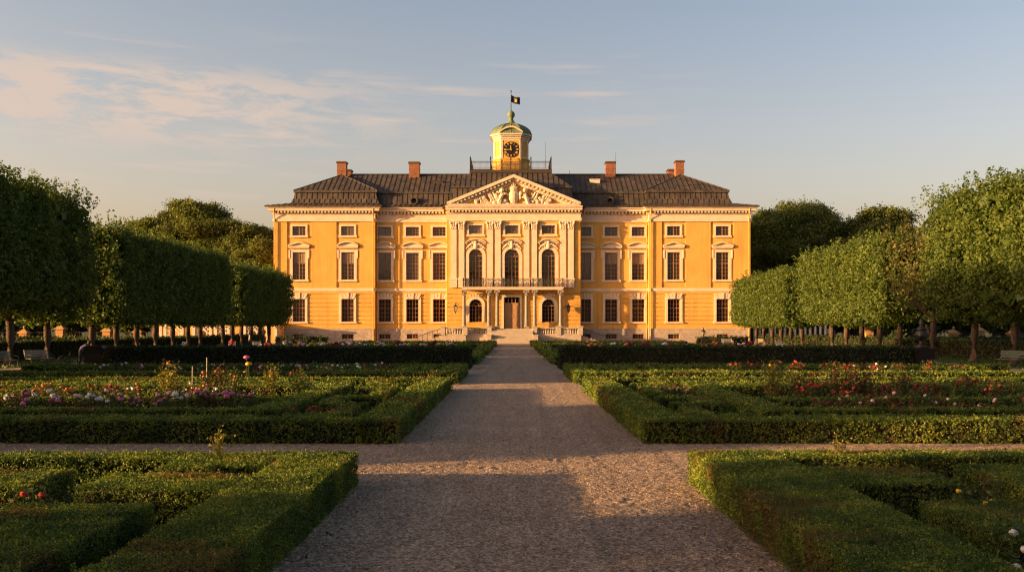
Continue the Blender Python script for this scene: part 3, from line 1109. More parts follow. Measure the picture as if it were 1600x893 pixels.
def cartouche_mesh(seed=0):
    b = MB()
    rnd = random.Random(seed)
    b.ball((0, -.16, .55), .5, 8, 1.15, .85, .5)
    b.ball((0, -.3, 1.05), .24, 8, 1, 1.2, .8)
    for s in (-1, 1):
        for k in range(7):
            u = k / 6
            b.ball((s * (.45 + u * 1.0), -.12 - .08 * rnd.random(), .75 - u * u * .75 + .12 * rnd.random()), .24 - .1 * u, 6, 1, 1.1, .8)
        b.tube([(s * .3, -.18, 1.15), (s * .8, -.18, 1.22), (s * 1.25, -.15, .98), (s * 1.5, -.12, .70)], .13, 6, .07)
        b.tube([(s * .5, -.14, .35), (s * .95, -.14, .5), (s * 1.2, -.12, .2), (s * 1.05, -.12, 0)], .10, 5, .05)
    # hood moulding
    for k in range(10):
        a0, a1 = math.pi * (.12 + .76 * k / 10), math.pi * (.12 + .76 * (k + 1) / 10)
        ra, rb = 1.72, 1.90
        b.extrude_xz([(ra * math.cos(a0), .52 + ra * math.sin(a0) * .55), (rb * math.cos(a0), .52 + rb * math.sin(a0) * .58),
                      (rb * math.cos(a1), .52 + rb * math.sin(a1) * .58), (ra * math.cos(a1), .52 + ra * math.sin(a1) * .55)], -.4, .03)
    return b.data('cartouche', M['cream'])


def child(name, me, par, loc):
    return put(name, me, par, loc)


def m2(a):
    return a / PXM


REC = .30     # glazing sits this far behind the wall face
for k, wn in enumerate(WIN):
    kind, c, Y = wn[:3]
    x = XX(c)
    inset = .14 if any(a < c < b for s_ in sections for a, b in s_[4]) else 0
    if kind in ('ground', 'first', 'top', 'cellar'):
        yt, yb, hw = {'ground': (467, 502.5, 9.7), 'first': (394, 437, 10), 'top': (353.5, 368, 10.3), 'cellar': (521.5, 529, 9)}[kind]
        w, h = m2(hw), ZZ(yt) - ZZ(yb)
        zb = ZZ(yb)
        rows, split = {'ground': ((3, 2), .60), 'first': ((4, 3), .60), 'top': ((3, 0), 0), 'cellar': ((2, 0), 0)}[kind]
        wf = child('window', cached(('f', kind), lambda: frame_mesh(w, h, rows, split)), palace, (x, Y - YR + REC, zb))
        mat = M['glass_mid'] if (k * 7) % 5 < 2 else M['glass']
        if kind == 'first' and c in (600, 643.5, 914.5, 956) or kind == 'top' and c in (600, 914.5, 956, 743.8, 799.7):
            mat = M['glass_sky']
        child('pane', cached(('p', kind, mat.name), lambda: pane_mesh(w, h, mat)), wf, (0, .07, 0))
        if kind == 'first' and c in (467.5, 543.5, 956, 998.5):
            child('blind', cached(('blind',), lambda: (lambda b: (b.box(-w + .1, w - .1, 0, .02, h * .62, h - .1), b.data('blind', M['blind']))[1])(MB())), wf, (0, .045, 0))
        if kind == 'ground':
            child('surround', cached(('s', kind), lambda: surround_mesh(w, h, .38, .22)), wf, (0, -REC, 0))
            child('flat_arch', cached(('v',), lambda: voussoir_mesh(w)), wf, (0, -REC, h + .02))
        elif kind == 'first':
            child('surround', cached(('s', kind), lambda: surround_mesh(w, h, .42, .3, ears=1.0)), wf, (0, -REC + inset, 0))
            arc = not (c in (467.5, 1052.5, 1128.5))
            child('pediment', cached(('ped', arc), lambda: pediment_mesh(m2(16.6), .55 if not arc else .62, arc)), wf, (0, -REC + inset, ZZ(386.4) - zb))
        elif kind == 'top':
            child('surround', cached(('s', kind), lambda: surround_mesh(w, h, .3, .3, .12)), wf, (0, -REC + inset, 0))
    else:
        r = m2(wn[3])
        yt, yb = (389.8, 449) if kind == 'arch' else (467.5, 503)
        h = ZZ(yt) - ZZ(yb)
        zb = ZZ(yb)
        wf = child('window', arch_frame_mesh(r, h, 6 if kind == 'arch' else 4), palace, (x, Y - YR + REC, zb))
        child('pane', arch_pane_mesh(r, h, M['glass']), wf, (0, .07, 0))
        child('surround', arch_surround_mesh(r, h, .52 if kind == 'arch' else .5), wf, (0, -REC, 0))
        if kind == 'arch':
            child('cartouche', cartouche_mesh(k), wf, (0, -REC - .02, h + .02))
        else:
            b = MB()
            for q in range(-2, 3):
                b.extrude_xz([(q * .40 - .15, .0), (q * .40 + .15, .0), (q * .52 + .2, .55 - .1 * abs(q)), (q * .52 - .2, .55 - .1 * abs(q))], -.24, .03)
            child('flat_arch', b.data('flat_arch', M['cream']), wf, (0, -REC, h + .42))

# front door
b = pmb()
xa, xb, zt, zb = XX(788.5), XX(811), ZZ(474), ZZ(512.6)
xm = (xa + xb) / 2
for x0, x1 in ((xa, xm - .02), (xm + .02, xb)):
    b.box(x0, x1, YC + .3, YC + .36, zb, zt)
    for z0, z1 in ((.08, .36), (.42, .92)):
        for e in (0, .10):
            b.box(x0 + .16 + e, x1 - .16 - e, YC + .27 - e * .2, YC + .301, zb + (zt - zb) * z0 + e, zb + (zt - zb) * z1 - e)
door = b.build('door', M['door'], palace, (0, 0, 0))
b = pmb()
b.box(xa, xb, YC + .34, YC + .38, zt, ZZ(465))
b.build('pane', M['glass'], door, (0, 0, 0))
b = pmb()
for u in (0, .25, .5, .75, 1):
    b.box(xa + (xb - xa) * u - .05, xa + (xb - xa) * u + .05, YC + .26, YC + .34, zt + .1, ZZ(465.6))
b.box(xa, xb, YC + .25, YC + .37, zt - .03, zt + .1)
b.build('fanlight_frame', M['door'], door, (0, 0, 0))
b = pmb()
b.box(XX(784), XX(787.5), YC - .16, YC + .1, ZZ(513), ZZ(461))
b.box(XX(812), XX(815.5), YC - .16, YC + .1, ZZ(513), ZZ(461))
b.box(XX(787.5), XX(812), YC - .16, YC + .1, ZZ(464.5), ZZ(461))
b.build('door_frame', M['cream'], door, (0, 0, 0))
b = pmb()
b.ball((xm + .12, YC + .22, zb + 2.0), .06)
b.ball((xm - .12, YC + .22, zb + 2.0), .06)
b.build('handle', M['gold'], door, (0, 0, 0))

# ---- giant pilasters of the centre block
PIL = [(704.6, 714.7), (717.0, 726.8), (761, 771), (773, 783), (817.5, 827.3), (829.8, 839.2), (874, 884), (886.2, 896)]
for xa, xb in PIL:
    x0, x1 = XX(xa), XX(xb)
    b = pmb()
    b.box(x0 + .06, x1 - .06, YC - .26, YC + .02, ZZ(434.6), ZZ(360))
    b.box(x0 - .04, x1 + .04, YC - .36, YC + .02, ZZ(436.4), ZZ(434.6))
    b.box(x0 + .02, x1 - .02, YC - .31, YC + .02, ZZ(360), ZZ(359))
    pil = b.build('pilaster', M['cream'], palace, (0, 0, 0))
    b = pmb()
    b.box(x0 - .02, x1 + .02, YC - .34, YC + .02, ZZ(449.6), ZZ(436.6))
    b.box(x0 - .10, x1 + .10, YC - .42, YC + .02, ZZ(438), ZZ(436.45))
    b.build('pedestal', M['cream'], pil, (0, 0, 0))
    b = pmb()
    xm = (x0 + x1) / 2
    w = (x1 - x0) / 2
    b.box(x0 - .14, x1 + .14, YC - .46, YC + .02, ZZ(347.6), ZZ(346.4))
    b.frustum(xm, YC - .12, ZZ(359), ZZ(347.6), w - .02, .18, w + .10, .30)
    for row, (zz, nn, rr) in enumerate(((357, 4, .15), (353.5, 3, .17))):
        for q in range(nn):
            xx = x0 + (q + .5) * (x1 - x0) / nn
            b.ball((xx, YC - .34 - .05 * row, ZZ(zz)), rr, 6, 1.5, .9, .8)
    for sgn in (-1, 1):
        b.ball((xm + sgn * w * .95, YC - .42, ZZ(349.8)), .21, 8, 1, 1, .8)
    b.ball((xm, YC - .42, ZZ(349)), .13, 6)
    b.build('capital', M['cream'], pil, (0, 0, 0))

# ---- main pediment
b = pmb()
apx, base = ZZ(279.5), ZZ(322.2)
xl, xr, xc = XX(699.5), XX(906), XX(802.5)
YF = YC - 1.05
b.poly([(xl + 1.2, YC - .1, base), (xr - 1.2, YC - .1, base), (xc, YC - .1, apx - .6)])
ped = b.build('pediment', M['ochre'], palace, (0, 0, 0))
b = pmb()
b.box(XX(699.8), XX(905.7), YF, YC + .6, ZZ(323.4), ZZ(321.2))
for s, xe in ((-1, xl), (1, xr)):
    def lerp(u, dz):
        return (xe + (xc - xe) * u, base + (apx - base) * u + dz)
    # corona, bed mould and backing of the raking cornice
    for z0, z1, yf in ((-.10, .42, YF), (-.42, -.10, YC - .62), (-.95, -.42, YC - .30)):
        p = [lerp(0, z0), lerp(1, z0), lerp(1, z1), lerp(0, z1)]
        if z0 < -.2:
            u0 = -z0 * .08
            p = [lerp(u0 + .02, z0), lerp(1, z0), lerp(1, z1), lerp(u0, z1)]
        b.extrude_xz(p if s < 0 else p[::-1], yf, YC + .4)
    for q in range(17):
        u = (q + .9) / 18
        x, z = lerp(u, -.36)
        b.box(x - .17, x + .17, YF + .15, YC - .3, z - .14, z + .18)
b.build('raking_cornice', M['cream'], ped, (0, 0, 0))
# gable roof behind the pediment
b = pmb()
for s, xe in ((-1, xl), (1, xr)):
    q = [(xe, YF, base + .42), (xc, YF, apx + .42), (xc, YC + 6, apx + .42), (xe, YC + 6, base + .42)]
    b.poly(q)
b.build('gable_roof', M['roof'], ped, (0, 0, 0))
# arms and trophies in the gable
b = pmb()
rnd = random.Random(5)
yy = YC - .25
zc = ZZ(309)
b.ball((xc, yy - .15, zc), 1.05, 10, 1.25, .8, .35)
b.ball((xc, yy - .25, zc), .75, 10, 1.25, .8, .4)
b.ball((xc, yy - .2, ZZ(297.5)), .55, 8, .9, 1.2, .6)
for q in range(5):
    a = math.pi * (.15 + .7 * q / 4)
    b.tube([(xc, yy - .2, ZZ(298)), (xc + .7 * math.cos(a), yy - .25, ZZ(298) + .95 * math.sin(a))], .13, 5, .07)
b.ball((xc, yy - .2, ZZ(290)), .22, 6)
for s in (-1, 1):
    # supporters, rearing
    b.tube([(xc + s * 2.4, yy - .2, ZZ(320.5)), (xc + s * 2.2, yy - .3, ZZ(314)), (xc + s * 1.9, yy - .32, ZZ(307)), (xc + s * 2.0, yy - .25, ZZ(301))], .42, 7, .30)
    b.ball((xc + s * 1.85, yy - .3, ZZ(299.5)), .42, 7)
    b.tube([(xc + s * 1.9, yy - .3, ZZ(307)), (xc + s * 1.2, yy - .35, ZZ(304.5))], .17, 5, .12)
    b.tube([(xc + s * 2.2, yy - .25, ZZ(314)), (xc + s * 3.1, yy - .25, ZZ(311)), (xc + s * 3.0, yy - .2, ZZ(304))], .15, 5, .10)
    b.tube([(xc + s * 2.3, yy - .25, ZZ(317)), (xc + s * 1.5, yy - .3, ZZ(319))], .2, 5, .14)
    # banners, lances, drums and scrolls
    for k in range(9):
        x0 = xc + s * (2.6 + .33 * k)
        lean = s * rnd.uniform(.2, 1.1)
        top = min(ZZ(319) + rnd.uniform(1.1, 2.6), base + (apx - base) * (1 - abs(x0 + lean - xc) / (xr - xc)) - 1.0)
        b.tube([(x0, yy - .12, ZZ(320)), (x0 + lean, yy - .22, max(top, ZZ(319) + .3))], .12, 5, .17)
    for k in range(26):
        u = rnd.random()
        x0 = xc + s * (1.0 + u * 5.2)
        hmax = (base + (apx - base) * (1 - abs(x0 - xc) / (xr - xc)) - 1.2) - ZZ(320.5)
        if hmax < .2:
            continue
        z0 = ZZ(320.5) + rnd.random() ** 1.5 * min(hmax, 2.7)
        b.ball((x0, yy - .05 - .3 * rnd.random(), z0), rnd.uniform(.16, .36), 6, rnd.uniform(.7, 1.4), rnd.uniform(.7, 1.5), .8)
b.build('relief', M['cream'], ped, (0, 0, 0))

# ---- balcony on columns
b = pmb()
bx0, bx1 = XX(724), XX(879)
BY = YC - 2.0
b.box(bx0, bx1, BY, YC, ZZ(451.2), ZZ(449.4))
b.box(bx0 + .15, bx1 - .15, BY + .15, YC, ZZ(453.4), ZZ(451.2))
bal = b.build('balcony', M['cream'], palace, (0, 0, 0))
b = pmb()
zt, zb = ZZ(436.5), ZZ(449.2)
segs = [((bx0 + .1, BY + .12), (bx1 - .1, BY + .12)), ((bx0 + .1, BY + .12), (bx0 + .1, YC - .1)), ((bx1 - .1, BY + .12), (bx1 - .1, YC - .1))]
for (x0, y0), (x1, y1) in segs:
    L_ = math.hypot(x1 - x0, y1 - y0)
    for zz, rr in ((zt, .055), (zb + .10, .035), (zt - .22, .025)):
        b.tube([(x0, y0, zz), (x1, y1, zz)], rr, 5)
    n = max(2, round(L_ / 1.6))
    for q in range(n + 1):
        u = q / n
        b.tube([(x0 + (x1 - x0) * u, y0 + (y1 - y0) * u, zb), (x0 + (x1 - x0) * u, y0 + (y1 - y0) * u, zt + .14)], .06, 5)
    n2 = max(3, int(L_ / .2))
    for q in range(n2):
        u = (q + .5) / n2
        X, Yq = x0 + (x1 - x0) * u, y0 + (y1 - y0) * u
        b.tube([(X, Yq, zb), (X, Yq, zt)], .02, 4)
        if q % 4 == 1:          # scrolls
            dx, dy = (x1 - x0) / L_, (y1 - y0) / L_
            ring = [(X + dx * .26 * math.cos(t), Yq + dy * .26 * math.cos(t), (zb + zt) / 2 + .34 * math.sin(t)) for t in [i * math.pi / 5 for i in range(11)]]
            b.tube(ring, .035, 4, cap=False)
b.build('railing', M['iron'], bal, (0, 0, 0))
# the wooden side piece on the right
b = pmb()
b.box(bx1 + .05, XX(897), YC - .9, YC - .75, ZZ(449), ZZ(437))
# columns
for k, c in enumerate((726.5, 764.7, 777.4, 822.3, 835.0, 874.8)):
    b = pmb()
    x = XX(c)
    y = YC - 1.5
    z0, z1 = ZZ(512.8), ZZ(453.6)
    b.box(x - .40, x + .40, y - .40, y + .40, z0, z0 + .35)
    b.lathe(x, y, [(.38, z0 + .35), (.38, z0 + .5), (.30, z0 + .62), (.29, z0 + 2.2), (.255, z1 - .95), (.29, z1 - .9)], 12)
    col = b.build('column', M['shaded_stone'], palace, (0, 0, 0))
    b = pmb()
    b.frustum(x, y, z1 - .88, z1 - .2, .26, .26, .42, .42)
    b.box(x - .48, x + .48, y - .48, y + .48, z1 - .2, z1)
    for sx in (-1, 1):
        b.ball((x + sx * .35, y - .36, z1 - .36), .16, 6)
    b.ball((x, y - .45, z1 - .55), .16, 6)
    b.build('capital', M['shaded_stone'], col, (0, 0, 0))

# ---- terrace, steps, balustrades
TY = YC - 3.4
TZ = ZZ(513)
TL = ZZ(522.6)          # the lower landing in front
b = pmb()
b.box(XX(694), XX(730), TY, YC - 2.1, 0, TL)
b.box(XX(730), XX(769), TY + .7, YC - 2.1, 0, TL - .002)
b.box(XX(832), XX(870), TY + .7, YC - 2.1, 0, TL - .002)
b.box(XX(870), XX(905), TY, YC - 2.1, 0, TL)
b.box(XX(700.5), XX(905.5), YC - 2.1, YC, 0, TZ - .002)
b.box(XX(769), XX(832), TY + 1.2, YC - 2.1, 0, TZ - .004)
b.build('terrace', M['step_stone'], palace, (0, 0, 0))
b = pmb()
ns = 12
for k in range(ns):
    z1 = TZ * (ns - k) / ns - .004
    yb_ = TY + 1.2
    b.box(XX(769.2), XX(831.8), yb_ - .36 * k - .36, yb_ - .36 * k, 0, z1 - TZ / ns + .004)
steps = b.build('stairs', M['step_stone'], palace, (0, 0, 0))
for xa, xb in ((762, 769), (832, 839)):
    b = pmb()
    b.box(XX(xa), XX(xb), TY - 2.0, TY + .68, 0, TZ * .52)
    b.box(XX(xa) - .06, XX(xb) + .06, TY - 2.06, TY + .68, TZ * .52, TZ * .52 + .14)
    b.build('stair_cheek', M['step_stone'], steps, (0, 0, 0))


def balustrade(x0, y0, x1, y1, z):
    b = pmb()
    L_ = math.hypot(x1 - x0, y1 - y0)
    ax = abs(x1 - x0) > abs(y1 - y0)
    def bar(za, zb, hw):
        if ax: b.box(x0, x1, y0 - hw, y0 + hw, za, zb)
        else: b.box(x0 - hw, x0 + hw, y0, y1, za, zb)
    bar(z + .01, z + .16, .2)
    bar(z + 1.02, z + 1.2, .2)
    n = max(2, int(L_ / .38))
    for q in range(n):
        u = (q + .5) / n
        b.lathe(x0 + (x1 - x0) * u, y0 + (y1 - y0) * u, [(.09, z + .16), (.13, z + .34), (.13, z + .48), (.055, z + .78), (.05, z + .92), (.09, z + 1.02)], 7)
    return b.build('balustrade', M['step_stone'], palace, (0, 0, 0))


balustrade(XX(697), TY + .25, XX(727), TY + .25, TL)
balustrade(XX(732), TY + .95, XX(762), TY + .95, TL)
balustrade(XX(839), TY + .95, XX(868), TY + .95, TL)
balustrade(XX(873), TY + .25, XX(902), TY + .25, TL)
for c, y in ((695, TY + .25), (729, TY + .25), (765.5, TY + .9), (835, TY + .9), (871, TY + .25), (904, TY + .25)):
    b = pmb()
    x = XX(c)
    b.box(x - .36, x + .36, y - .34, y + .34, TL - (.9 if c in (765.5, 835) else .02), TL + 1.26)
    b.box(x - .45, x + .45, y - .43, y + .43, TL + 1.26, TL + 1.42)
    b.build('balustrade_pier', M['step_stone'], palace, (0, 0, 0))
# flights down to both sides with iron handrails
for s, xa, xb in ((-1, 694, 656), (1, 905, 943)):
    b = pmb()
    n = 7
    for k in range(n):
        z1 = TL * (n - k - 1) / n + .02
        x0, x1 = XX(xa + (xb - xa) * k / n), XX(xa + (xb - xa) * (k + 1) / n)
        b.box(x0, x1, TY + .5, TY + 2.2, 0, max(z1, .05))
    fl = b.build('side_stairs', M['stone'], palace, (0, 0, 0))
    b = pmb()
    for yy in (TY + .55,):
        b.tube([(XX(xa), yy, TL + 1.1), (XX(xb), yy, 1.0)], .05, 5)
        for k in range(6):
            u = k / 5
            x = XX(xa + (xb - xa) * u)
            b.tube([(x, yy, 0), (x, yy, TL + 1.1 + (1.0 - TL - 1.1) * u)], .04, 5)
    b.build('handrail', M['iron'], fl, (0, 0, 0))

# ---- wall lanterns
for c, s in ((713, 1), (887, -1)):
    b = pmb()
    x, y = XX(c), YC - .75
    zc = ZZ(482)
    b.frustum(x, y, zc - .45, zc + .30, .17, .17, .30, .30)
    lan = b.build('wall_lantern', M['lampglass'], palace, (0, 0, 0))
    b = pmb()
    b.frustum(x, y, zc + .31, zc + .62, .36, .36, .10, .10)
    b.ball((x, y, zc + .72), .10, 6)
    b.lathe(x, y, [(.2, zc - .47), (.08, zc - .6), (.05, zc - .85)], 6)
    for dx in (-1, 1):
        for dy in (-1, 1):
            b.tube([(x + dx * .18, y + dy * .18, zc - .46), (x + dx * .31, y + dy * .31, zc + .32)], .03, 4)
    b.tube([(x, y, zc + .75), (x, y + .1, zc + .95), (x + s * .5, YC - .3, zc + .55), (x + s * .5, YC, zc + .3)], .035, 4)
    b.tube([(x, y, zc), (x + s * 1.2, YC, zc + .02)], .03, 4)
    b.build('lantern_frame', M['iron'], lan, (0, 0, 0))

# ---- downpipes
for c, Y in ((430, YP), (584, YP), (588.5, YR), (698, YR), (908, YR), (1011.5, YR), (1016, YP), (1169.5, YP)):
    b = pmb()
    x = XX(c)
    b.tube([(x, Y - .75, ZZ(324.5)), (x, Y - .7, ZZ(331)), (x, Y - .24, ZZ(340)), (x, Y - .22, ZZ(532))], .085, 7)
    for yy in (360, 400, 440, 480):
        b.lathe(x, Y - .22, [(.12, ZZ(yy)), (.12, ZZ(yy) + .08)], 7)
    b.build('downpipe', M['ochre'], palace, (0, 0, 0))

# ------------------------------------------------------------------ roofs
def ribs(b, poly, axis, step, off=0.0, hw=.028, hh=.06):
    """standing seams on one planar roof face: raised strips at constant x (axis 0) or y (axis 1)"""
    P = [Vector(p) for p in poly]
    nrm = (P[1] - P[0]).cross(P[2] - P[0]).normalized()
    if nrm.z < 0:
        nrm = -nrm
    lo = min(p[axis] for p in P)
    hi = max(p[axis] for p in P)
    c = lo + off + step * .5
    e = Vector((1, 0, 0)) if axis == 0 else Vector((0, 1, 0))
    while c < hi - .05:
        pts = []
        for a, d in zip(P, P[1:] + P[:1]):
            if (a[axis] - c) * (d[axis] - c) < 0:
                u = (c - a[axis]) / (d[axis] - a[axis])
                pts.append(a + (d - a) * u)
        if len(pts) >= 2 and (pts[0] - pts[1]).length > .2:
            a, d = pts[0], pts[1]
            if a.z > d.z: a, d = d, a
            v = [a - e * hw, a + e * hw, d + e * hw, d - e * hw]
            t = [p + nrm * hh for p in v]
            i = [b.vert(p) for p in v] + [b.vert(p) for p in t]
            old = b.mi
            b.mi = 1
            for q in ((4, 5, 6, 7), (0, 1, 5, 4), (1, 2, 6, 5), (2, 3, 7, 6), (3, 0, 4, 7)):
                b.face([i[k] for k in q])
            b.mi = old
        c += step


def roof_face(b, poly, axis=0, step=.86):
    b.poly(poly)
    ribs(b, poly, axis, step)


def ring_faces(b, r0, r1, step=.86, sides='fblr'):
    """roof faces between two rectangles (x0,x1,y0,y1,z)"""
    a, c = r0, r1
    if 'f' in sides: roof_face(b, [(a[0], a[2], a[4]), (a[1], a[2], a[4]), (c[1], c[2], c[4]), (c[0], c[2], c[4])], 0, step)
    if 'b' in sides: roof_face(b, [(a[1], a[3], a[4]), (a[0], a[3], a[4]), (c[0], c[3], c[4]), (c[1], c[3], c[4])], 0, 3)
    if 'l' in sides: roof_face(b, [(a[0], a[3], a[4]), (a[0], a[2], a[4]), (c[0], c[2], c[4]), (c[0], c[3], c[4])], 1, step)
    if 'r' in sides: roof_face(b, [(a[1], a[2], a[4]), (a[1], a[3], a[4]), (c[1], c[3], c[4]), (c[1], c[2], c[4])], 1, step)


EZ = ZZ(322.4)
for s in (-1, 1):
    b = pmb()
    xa, xb = (428, 586) if s < 0 else (1014, 1172)
    mid = XX(521.5) if s < 0 else XX(1077)
    hw = (XX(xb) - XX(xa)) / 2
    y0, y1 = YP, YB
    zflare, zbrk, zlip = ZZ(317.2) + .12, ZZ(301.5) + .35, ZZ(298.5) + .35
    xc_ = (XX(xa) + XX(xb)) / 2
    R0 = (xc_ - hw - 1.25, xc_ + hw + 1.25, y0 - 1.25, y1 + 1.25, EZ)
    R1 = (mid - 7.35, mid + 7.35, y0 + 1.2, y1 - 1.2, zflare)
    R1b = (mid - 6.95, mid + 6.95, y0 + 1.55, y1 - 1.5, zflare + .75)
    R2 = (mid - 6.7, mid + 6.7, y0 + 1.9, y1 - 1.7, zbrk)
    b.box(R0[0], R0[1], R0[2], R0[3], EZ - .14, EZ - .004)
    ring_faces(b, R0, R1)
    ring_faces(b, R1, R1b)
    ring_faces(b, R1b, R2)
    R3 = (mid - 6.95, mid + 6.95, y0 + 1.65, y1 - 1.45, zlip)
    b.box(R3[0], R3[1], R3[2], R3[3], zbrk - .02, zlip - .003)
    zr = SZ(272.5, YP + 8)
    ya, yb_ = y0 + 8.2, y1 - 8.2
    A = [(R3[0], R3[2], zlip), (R3[1], R3[2], zlip), (mid, ya, zr)]
    roof_face(b, A, 0)
    roof_face(b, [(R3[0], R3[3], zlip), (R3[0], R3[2], zlip), (mid, ya, zr), (mid, yb_, zr)], 1)
    roof_face(b, [(R3[1], R3[2], zlip), (R3[1], R3[3], zlip), (mid, yb_, zr), (mid, ya, zr)], 1)
    b.poly([(R3[1], R3[3], zlip), (R3[0], R3[3], zlip), (mid, yb_, zr)])
    b.mi = 1
    b.tube([(mid, ya, zr + .03), (mid, yb_, zr + .03)], .1, 5)
    for cx_ in (R3[0], R3[1]):
        b.tube([(cx_, R3[2], zlip), (mid, ya, zr)], .08, 5)
    b.mi = 0
    rf = b.build('pavilion_roof', [M['roof'], M['seam']], palace, (0, 0, 0))
    b = pmb()
    b.tube([(mid, ya, zr), (mid, ya, zr + .75)], .05, 5)
    b.ball((mid, ya, zr + .45), .11, 6)
    b.build('finial', M['iron'], rf, (0, 0, 0))

# main roof
b = pmb()
x0, x1 = XX(556), XX(1042)
ym = YR + 9.5
zr = SZ(272.6, ym)
zk = SZ(302, YR + 1.9)
b.box(XX(587) + .1, XX(1013) - .1, YR - 1.05, YR + 2.0, EZ - .16, EZ - .012)
roof_face(b, [(XX(587), YR - 1.1, EZ), (XX(1013), YR - 1.1, EZ), (XX(1013), YR + .9, EZ + .55), (XX(587), YR + .9, EZ + .55)])
roof_face(b, [(x0, YR + .9, EZ + .55), (x1, YR + .9, EZ + .55), (x1, YR + 1.9, zk), (x0, YR + 1.9, zk)])
b.box(x0, x1, YR + 1.7, YR + 2.1, zk - .01, zk + .2)
roof_face(b, [(x0 - 6, YR + 2.0, zk + .17), (x1 + 6, YR + 2.0, zk + .17), (x1 + 2.5, ym, zr), (x0 - 2.5, ym, zr)])
roof_face(b, [(x1, YB - .5, zk), (x0, YB - .5, zk), (x0 - 2.5, ym, zr), (x1 + 2.5, ym, zr)], 0, 3)
b.box(x0, x1, YB - .6, YB + .8, EZ, zk - .01)
b.mi = 1
b.tube([(x0 - 2.4, ym, zr + .03), (x1 + 2.4, ym, zr + .03)], .11, 5)
b.mi = 0
main_roof = b.build('main_roof', [M['roof'], M['seam']], palace, (0, 0, 0))
# oval dormers
for c in (645, 955):
    b = pmb()
    x, z = XX(c), ZZ(313) + .15
    y = YR + .75
    b.lathe(x, y, [(.01, 0), (.01, 0)], 3)
    b.v, b.f, b.m = [], [], []
    n = 14
    for k in range(n):
        a0, a1 = 2 * math.pi * k / n, 2 * math.pi * (k + 1) / n
        ra, rb = .46, .66
        b.extrude_xz([(x + ra * math.cos(a0), z + ra * math.sin(a0)), (x + rb * math.cos(a0), z + rb * math.sin(a0)),
                      (x + rb * math.cos(a1), z + rb * math.sin(a1)), (x + ra * math.cos(a1), z + ra * math.sin(a1))], y - .15, y + .9)
    d = b.build('dormer', M['roof'], main_roof, (0, 0, 0))
# roof hatches
for c, yy, mt in ((680, 284.5, 'seam'), (935, 282, 'white'), (1090, 290, 'seam')):
    b = pmb()
    yq = YR + 6.2 if c != 1090 else YP + 4.4
    x = XX(c)
    z = SZ(yy, yq)
    b.box(x - .85, x + .85, yq - .5, yq + .7, z - .5, z + .12)
    b.box(x - .95, x + .95, yq - .6, yq + .75, z + .121, z + .2)
    b.build('roof_hatch', M[mt], main_roof, (0, 0, 0))

# centre mansard, platform and railing
b = pmb()
ca, cb = XX(707.5), XX(892)
yc0 = YC + 1.3
zl = SZ(293.5, yc0)
zt = SZ(270, YC + 6.5)
roof_face(b, [(ca - .6, yc0 - .8, EZ), (cb + .6, yc0 - .8, EZ), (cb, yc0, zl), (ca, yc0, zl)])
roof_face(b, [(ca - .6, YB - 3, EZ), (ca - .6, yc0 - .8, EZ), (ca, yc0, zl), (ca, YB - 3, zl)], 1)
roof_face(b, [(cb + .6, yc0 - .8, EZ), (cb + .6, YB - 3, EZ), (cb, YB - 3, zl), (cb, yc0, zl)], 1)
b.box(ca - .22, cb + .22, yc0 - .22, YB - 2.8, zl - .003, zl + .2)
pa, pb = XX(735) * 1.03, XX(861) * 1.03
py = YC + 6.5
roof_face(b, [(ca - .2, yc0 - .2, zl + .2), (cb + .2, yc0 - .2, zl + .2), (pb, py, zt), (pa, py, zt)])
roof_face(b, [(ca - .2, YB - 3, zl + .2), (ca - .2, yc0 - .2, zl + .2), (pa, py, zt), (pa, YB - 9, zt)], 1)
roof_face(b, [(cb + .2, yc0 - .2, zl + .2), (cb + .2, YB - 3, zl + .2), (pb, YB - 9, zt), (pb, py, zt)], 1)
b.poly([(cb, YB - 3, zl), (ca, YB - 3, zl), (pa, YB - 9, zt), (pb, YB - 9, zt)])
b.mi = 1
b.box(pa - .15, pb + .15, py - .15, YB - 8.8, zt - .01, zt + .48)
b.mi = 0
centre_roof = b.build('centre_roof', [M['roof'], M['seam']], palace, (0, 0, 0))
b = pmb()
z0 = zt + .48
z1 = z0 + 1.45
ye = YB - 9
for (xa, ya), (xb, yb_) in (((pa, py), (pb, py)), ((pa, py), (pa, ye)), ((pb, py), (pb, ye)), ((pa, ye), (pb, ye))):
    for zz, rr in ((z1, .05), (z0 + .12, .035), (z0 + .32, .025), (z1 - .2, .025)):
        b.tube([(xa, ya, zz), (xb, yb_, zz)], rr, 4)
    L_ = math.hypot(xb - xa, yb_ - ya)
    n = int(L_ / .2)
    for k in range(n):
        u = (k + .5) / n
        X, Yq = xa + (xb - xa) * u, ya + (yb_ - ya) * u
        b.tube([(X, Yq, z0), (X, Yq, z1)], .017, 4)
    n = 4 if L_ > 11 else 3
    for k in range(n + 1):
        u = k / n
        X, Yq = xa + (xb - xa) * u, ya + (yb_ - ya) * u
        b.lathe(X, Yq, [(.13, z0), (.10, z0 + .3), (.085, z1 + .35), (.14, z1 + .45), (.02, z1 + .95)], 6)
b.build('roof_railing', M['iron'], centre_roof, (0, 0, 0))

# ---- clock tower
TYc = YC + 10.2
tf = TYc - 3.05           # front face distance
tx = lambda x: SX(x, tf)
tz = lambda y: SZ(y, tf)
xc = (tx(771.2) + tx(825.8)) / 2


def octo(half, face):
    return [(-face, -half), (face, -half), (half, -face), (half, face), (face, half), (-face, half), (-half, face), (-half, -face)]


def octo_prism(b, half, face, z0, z1, half1=None, face1=None):
    lo = [b.vert((xc + x, TYc + y, z0)) for x, y in octo(half, face)]
    hi = [b.vert((xc + x, TYc + y, z1)) for x, y in octo(half1 or half, face1 or face)]
    b.face(lo[::-1])
    b.face(hi)
    for k in range(8):
        b.face((lo[k], lo[(k + 1) % 8], hi[(k + 1) % 8], hi[k]))


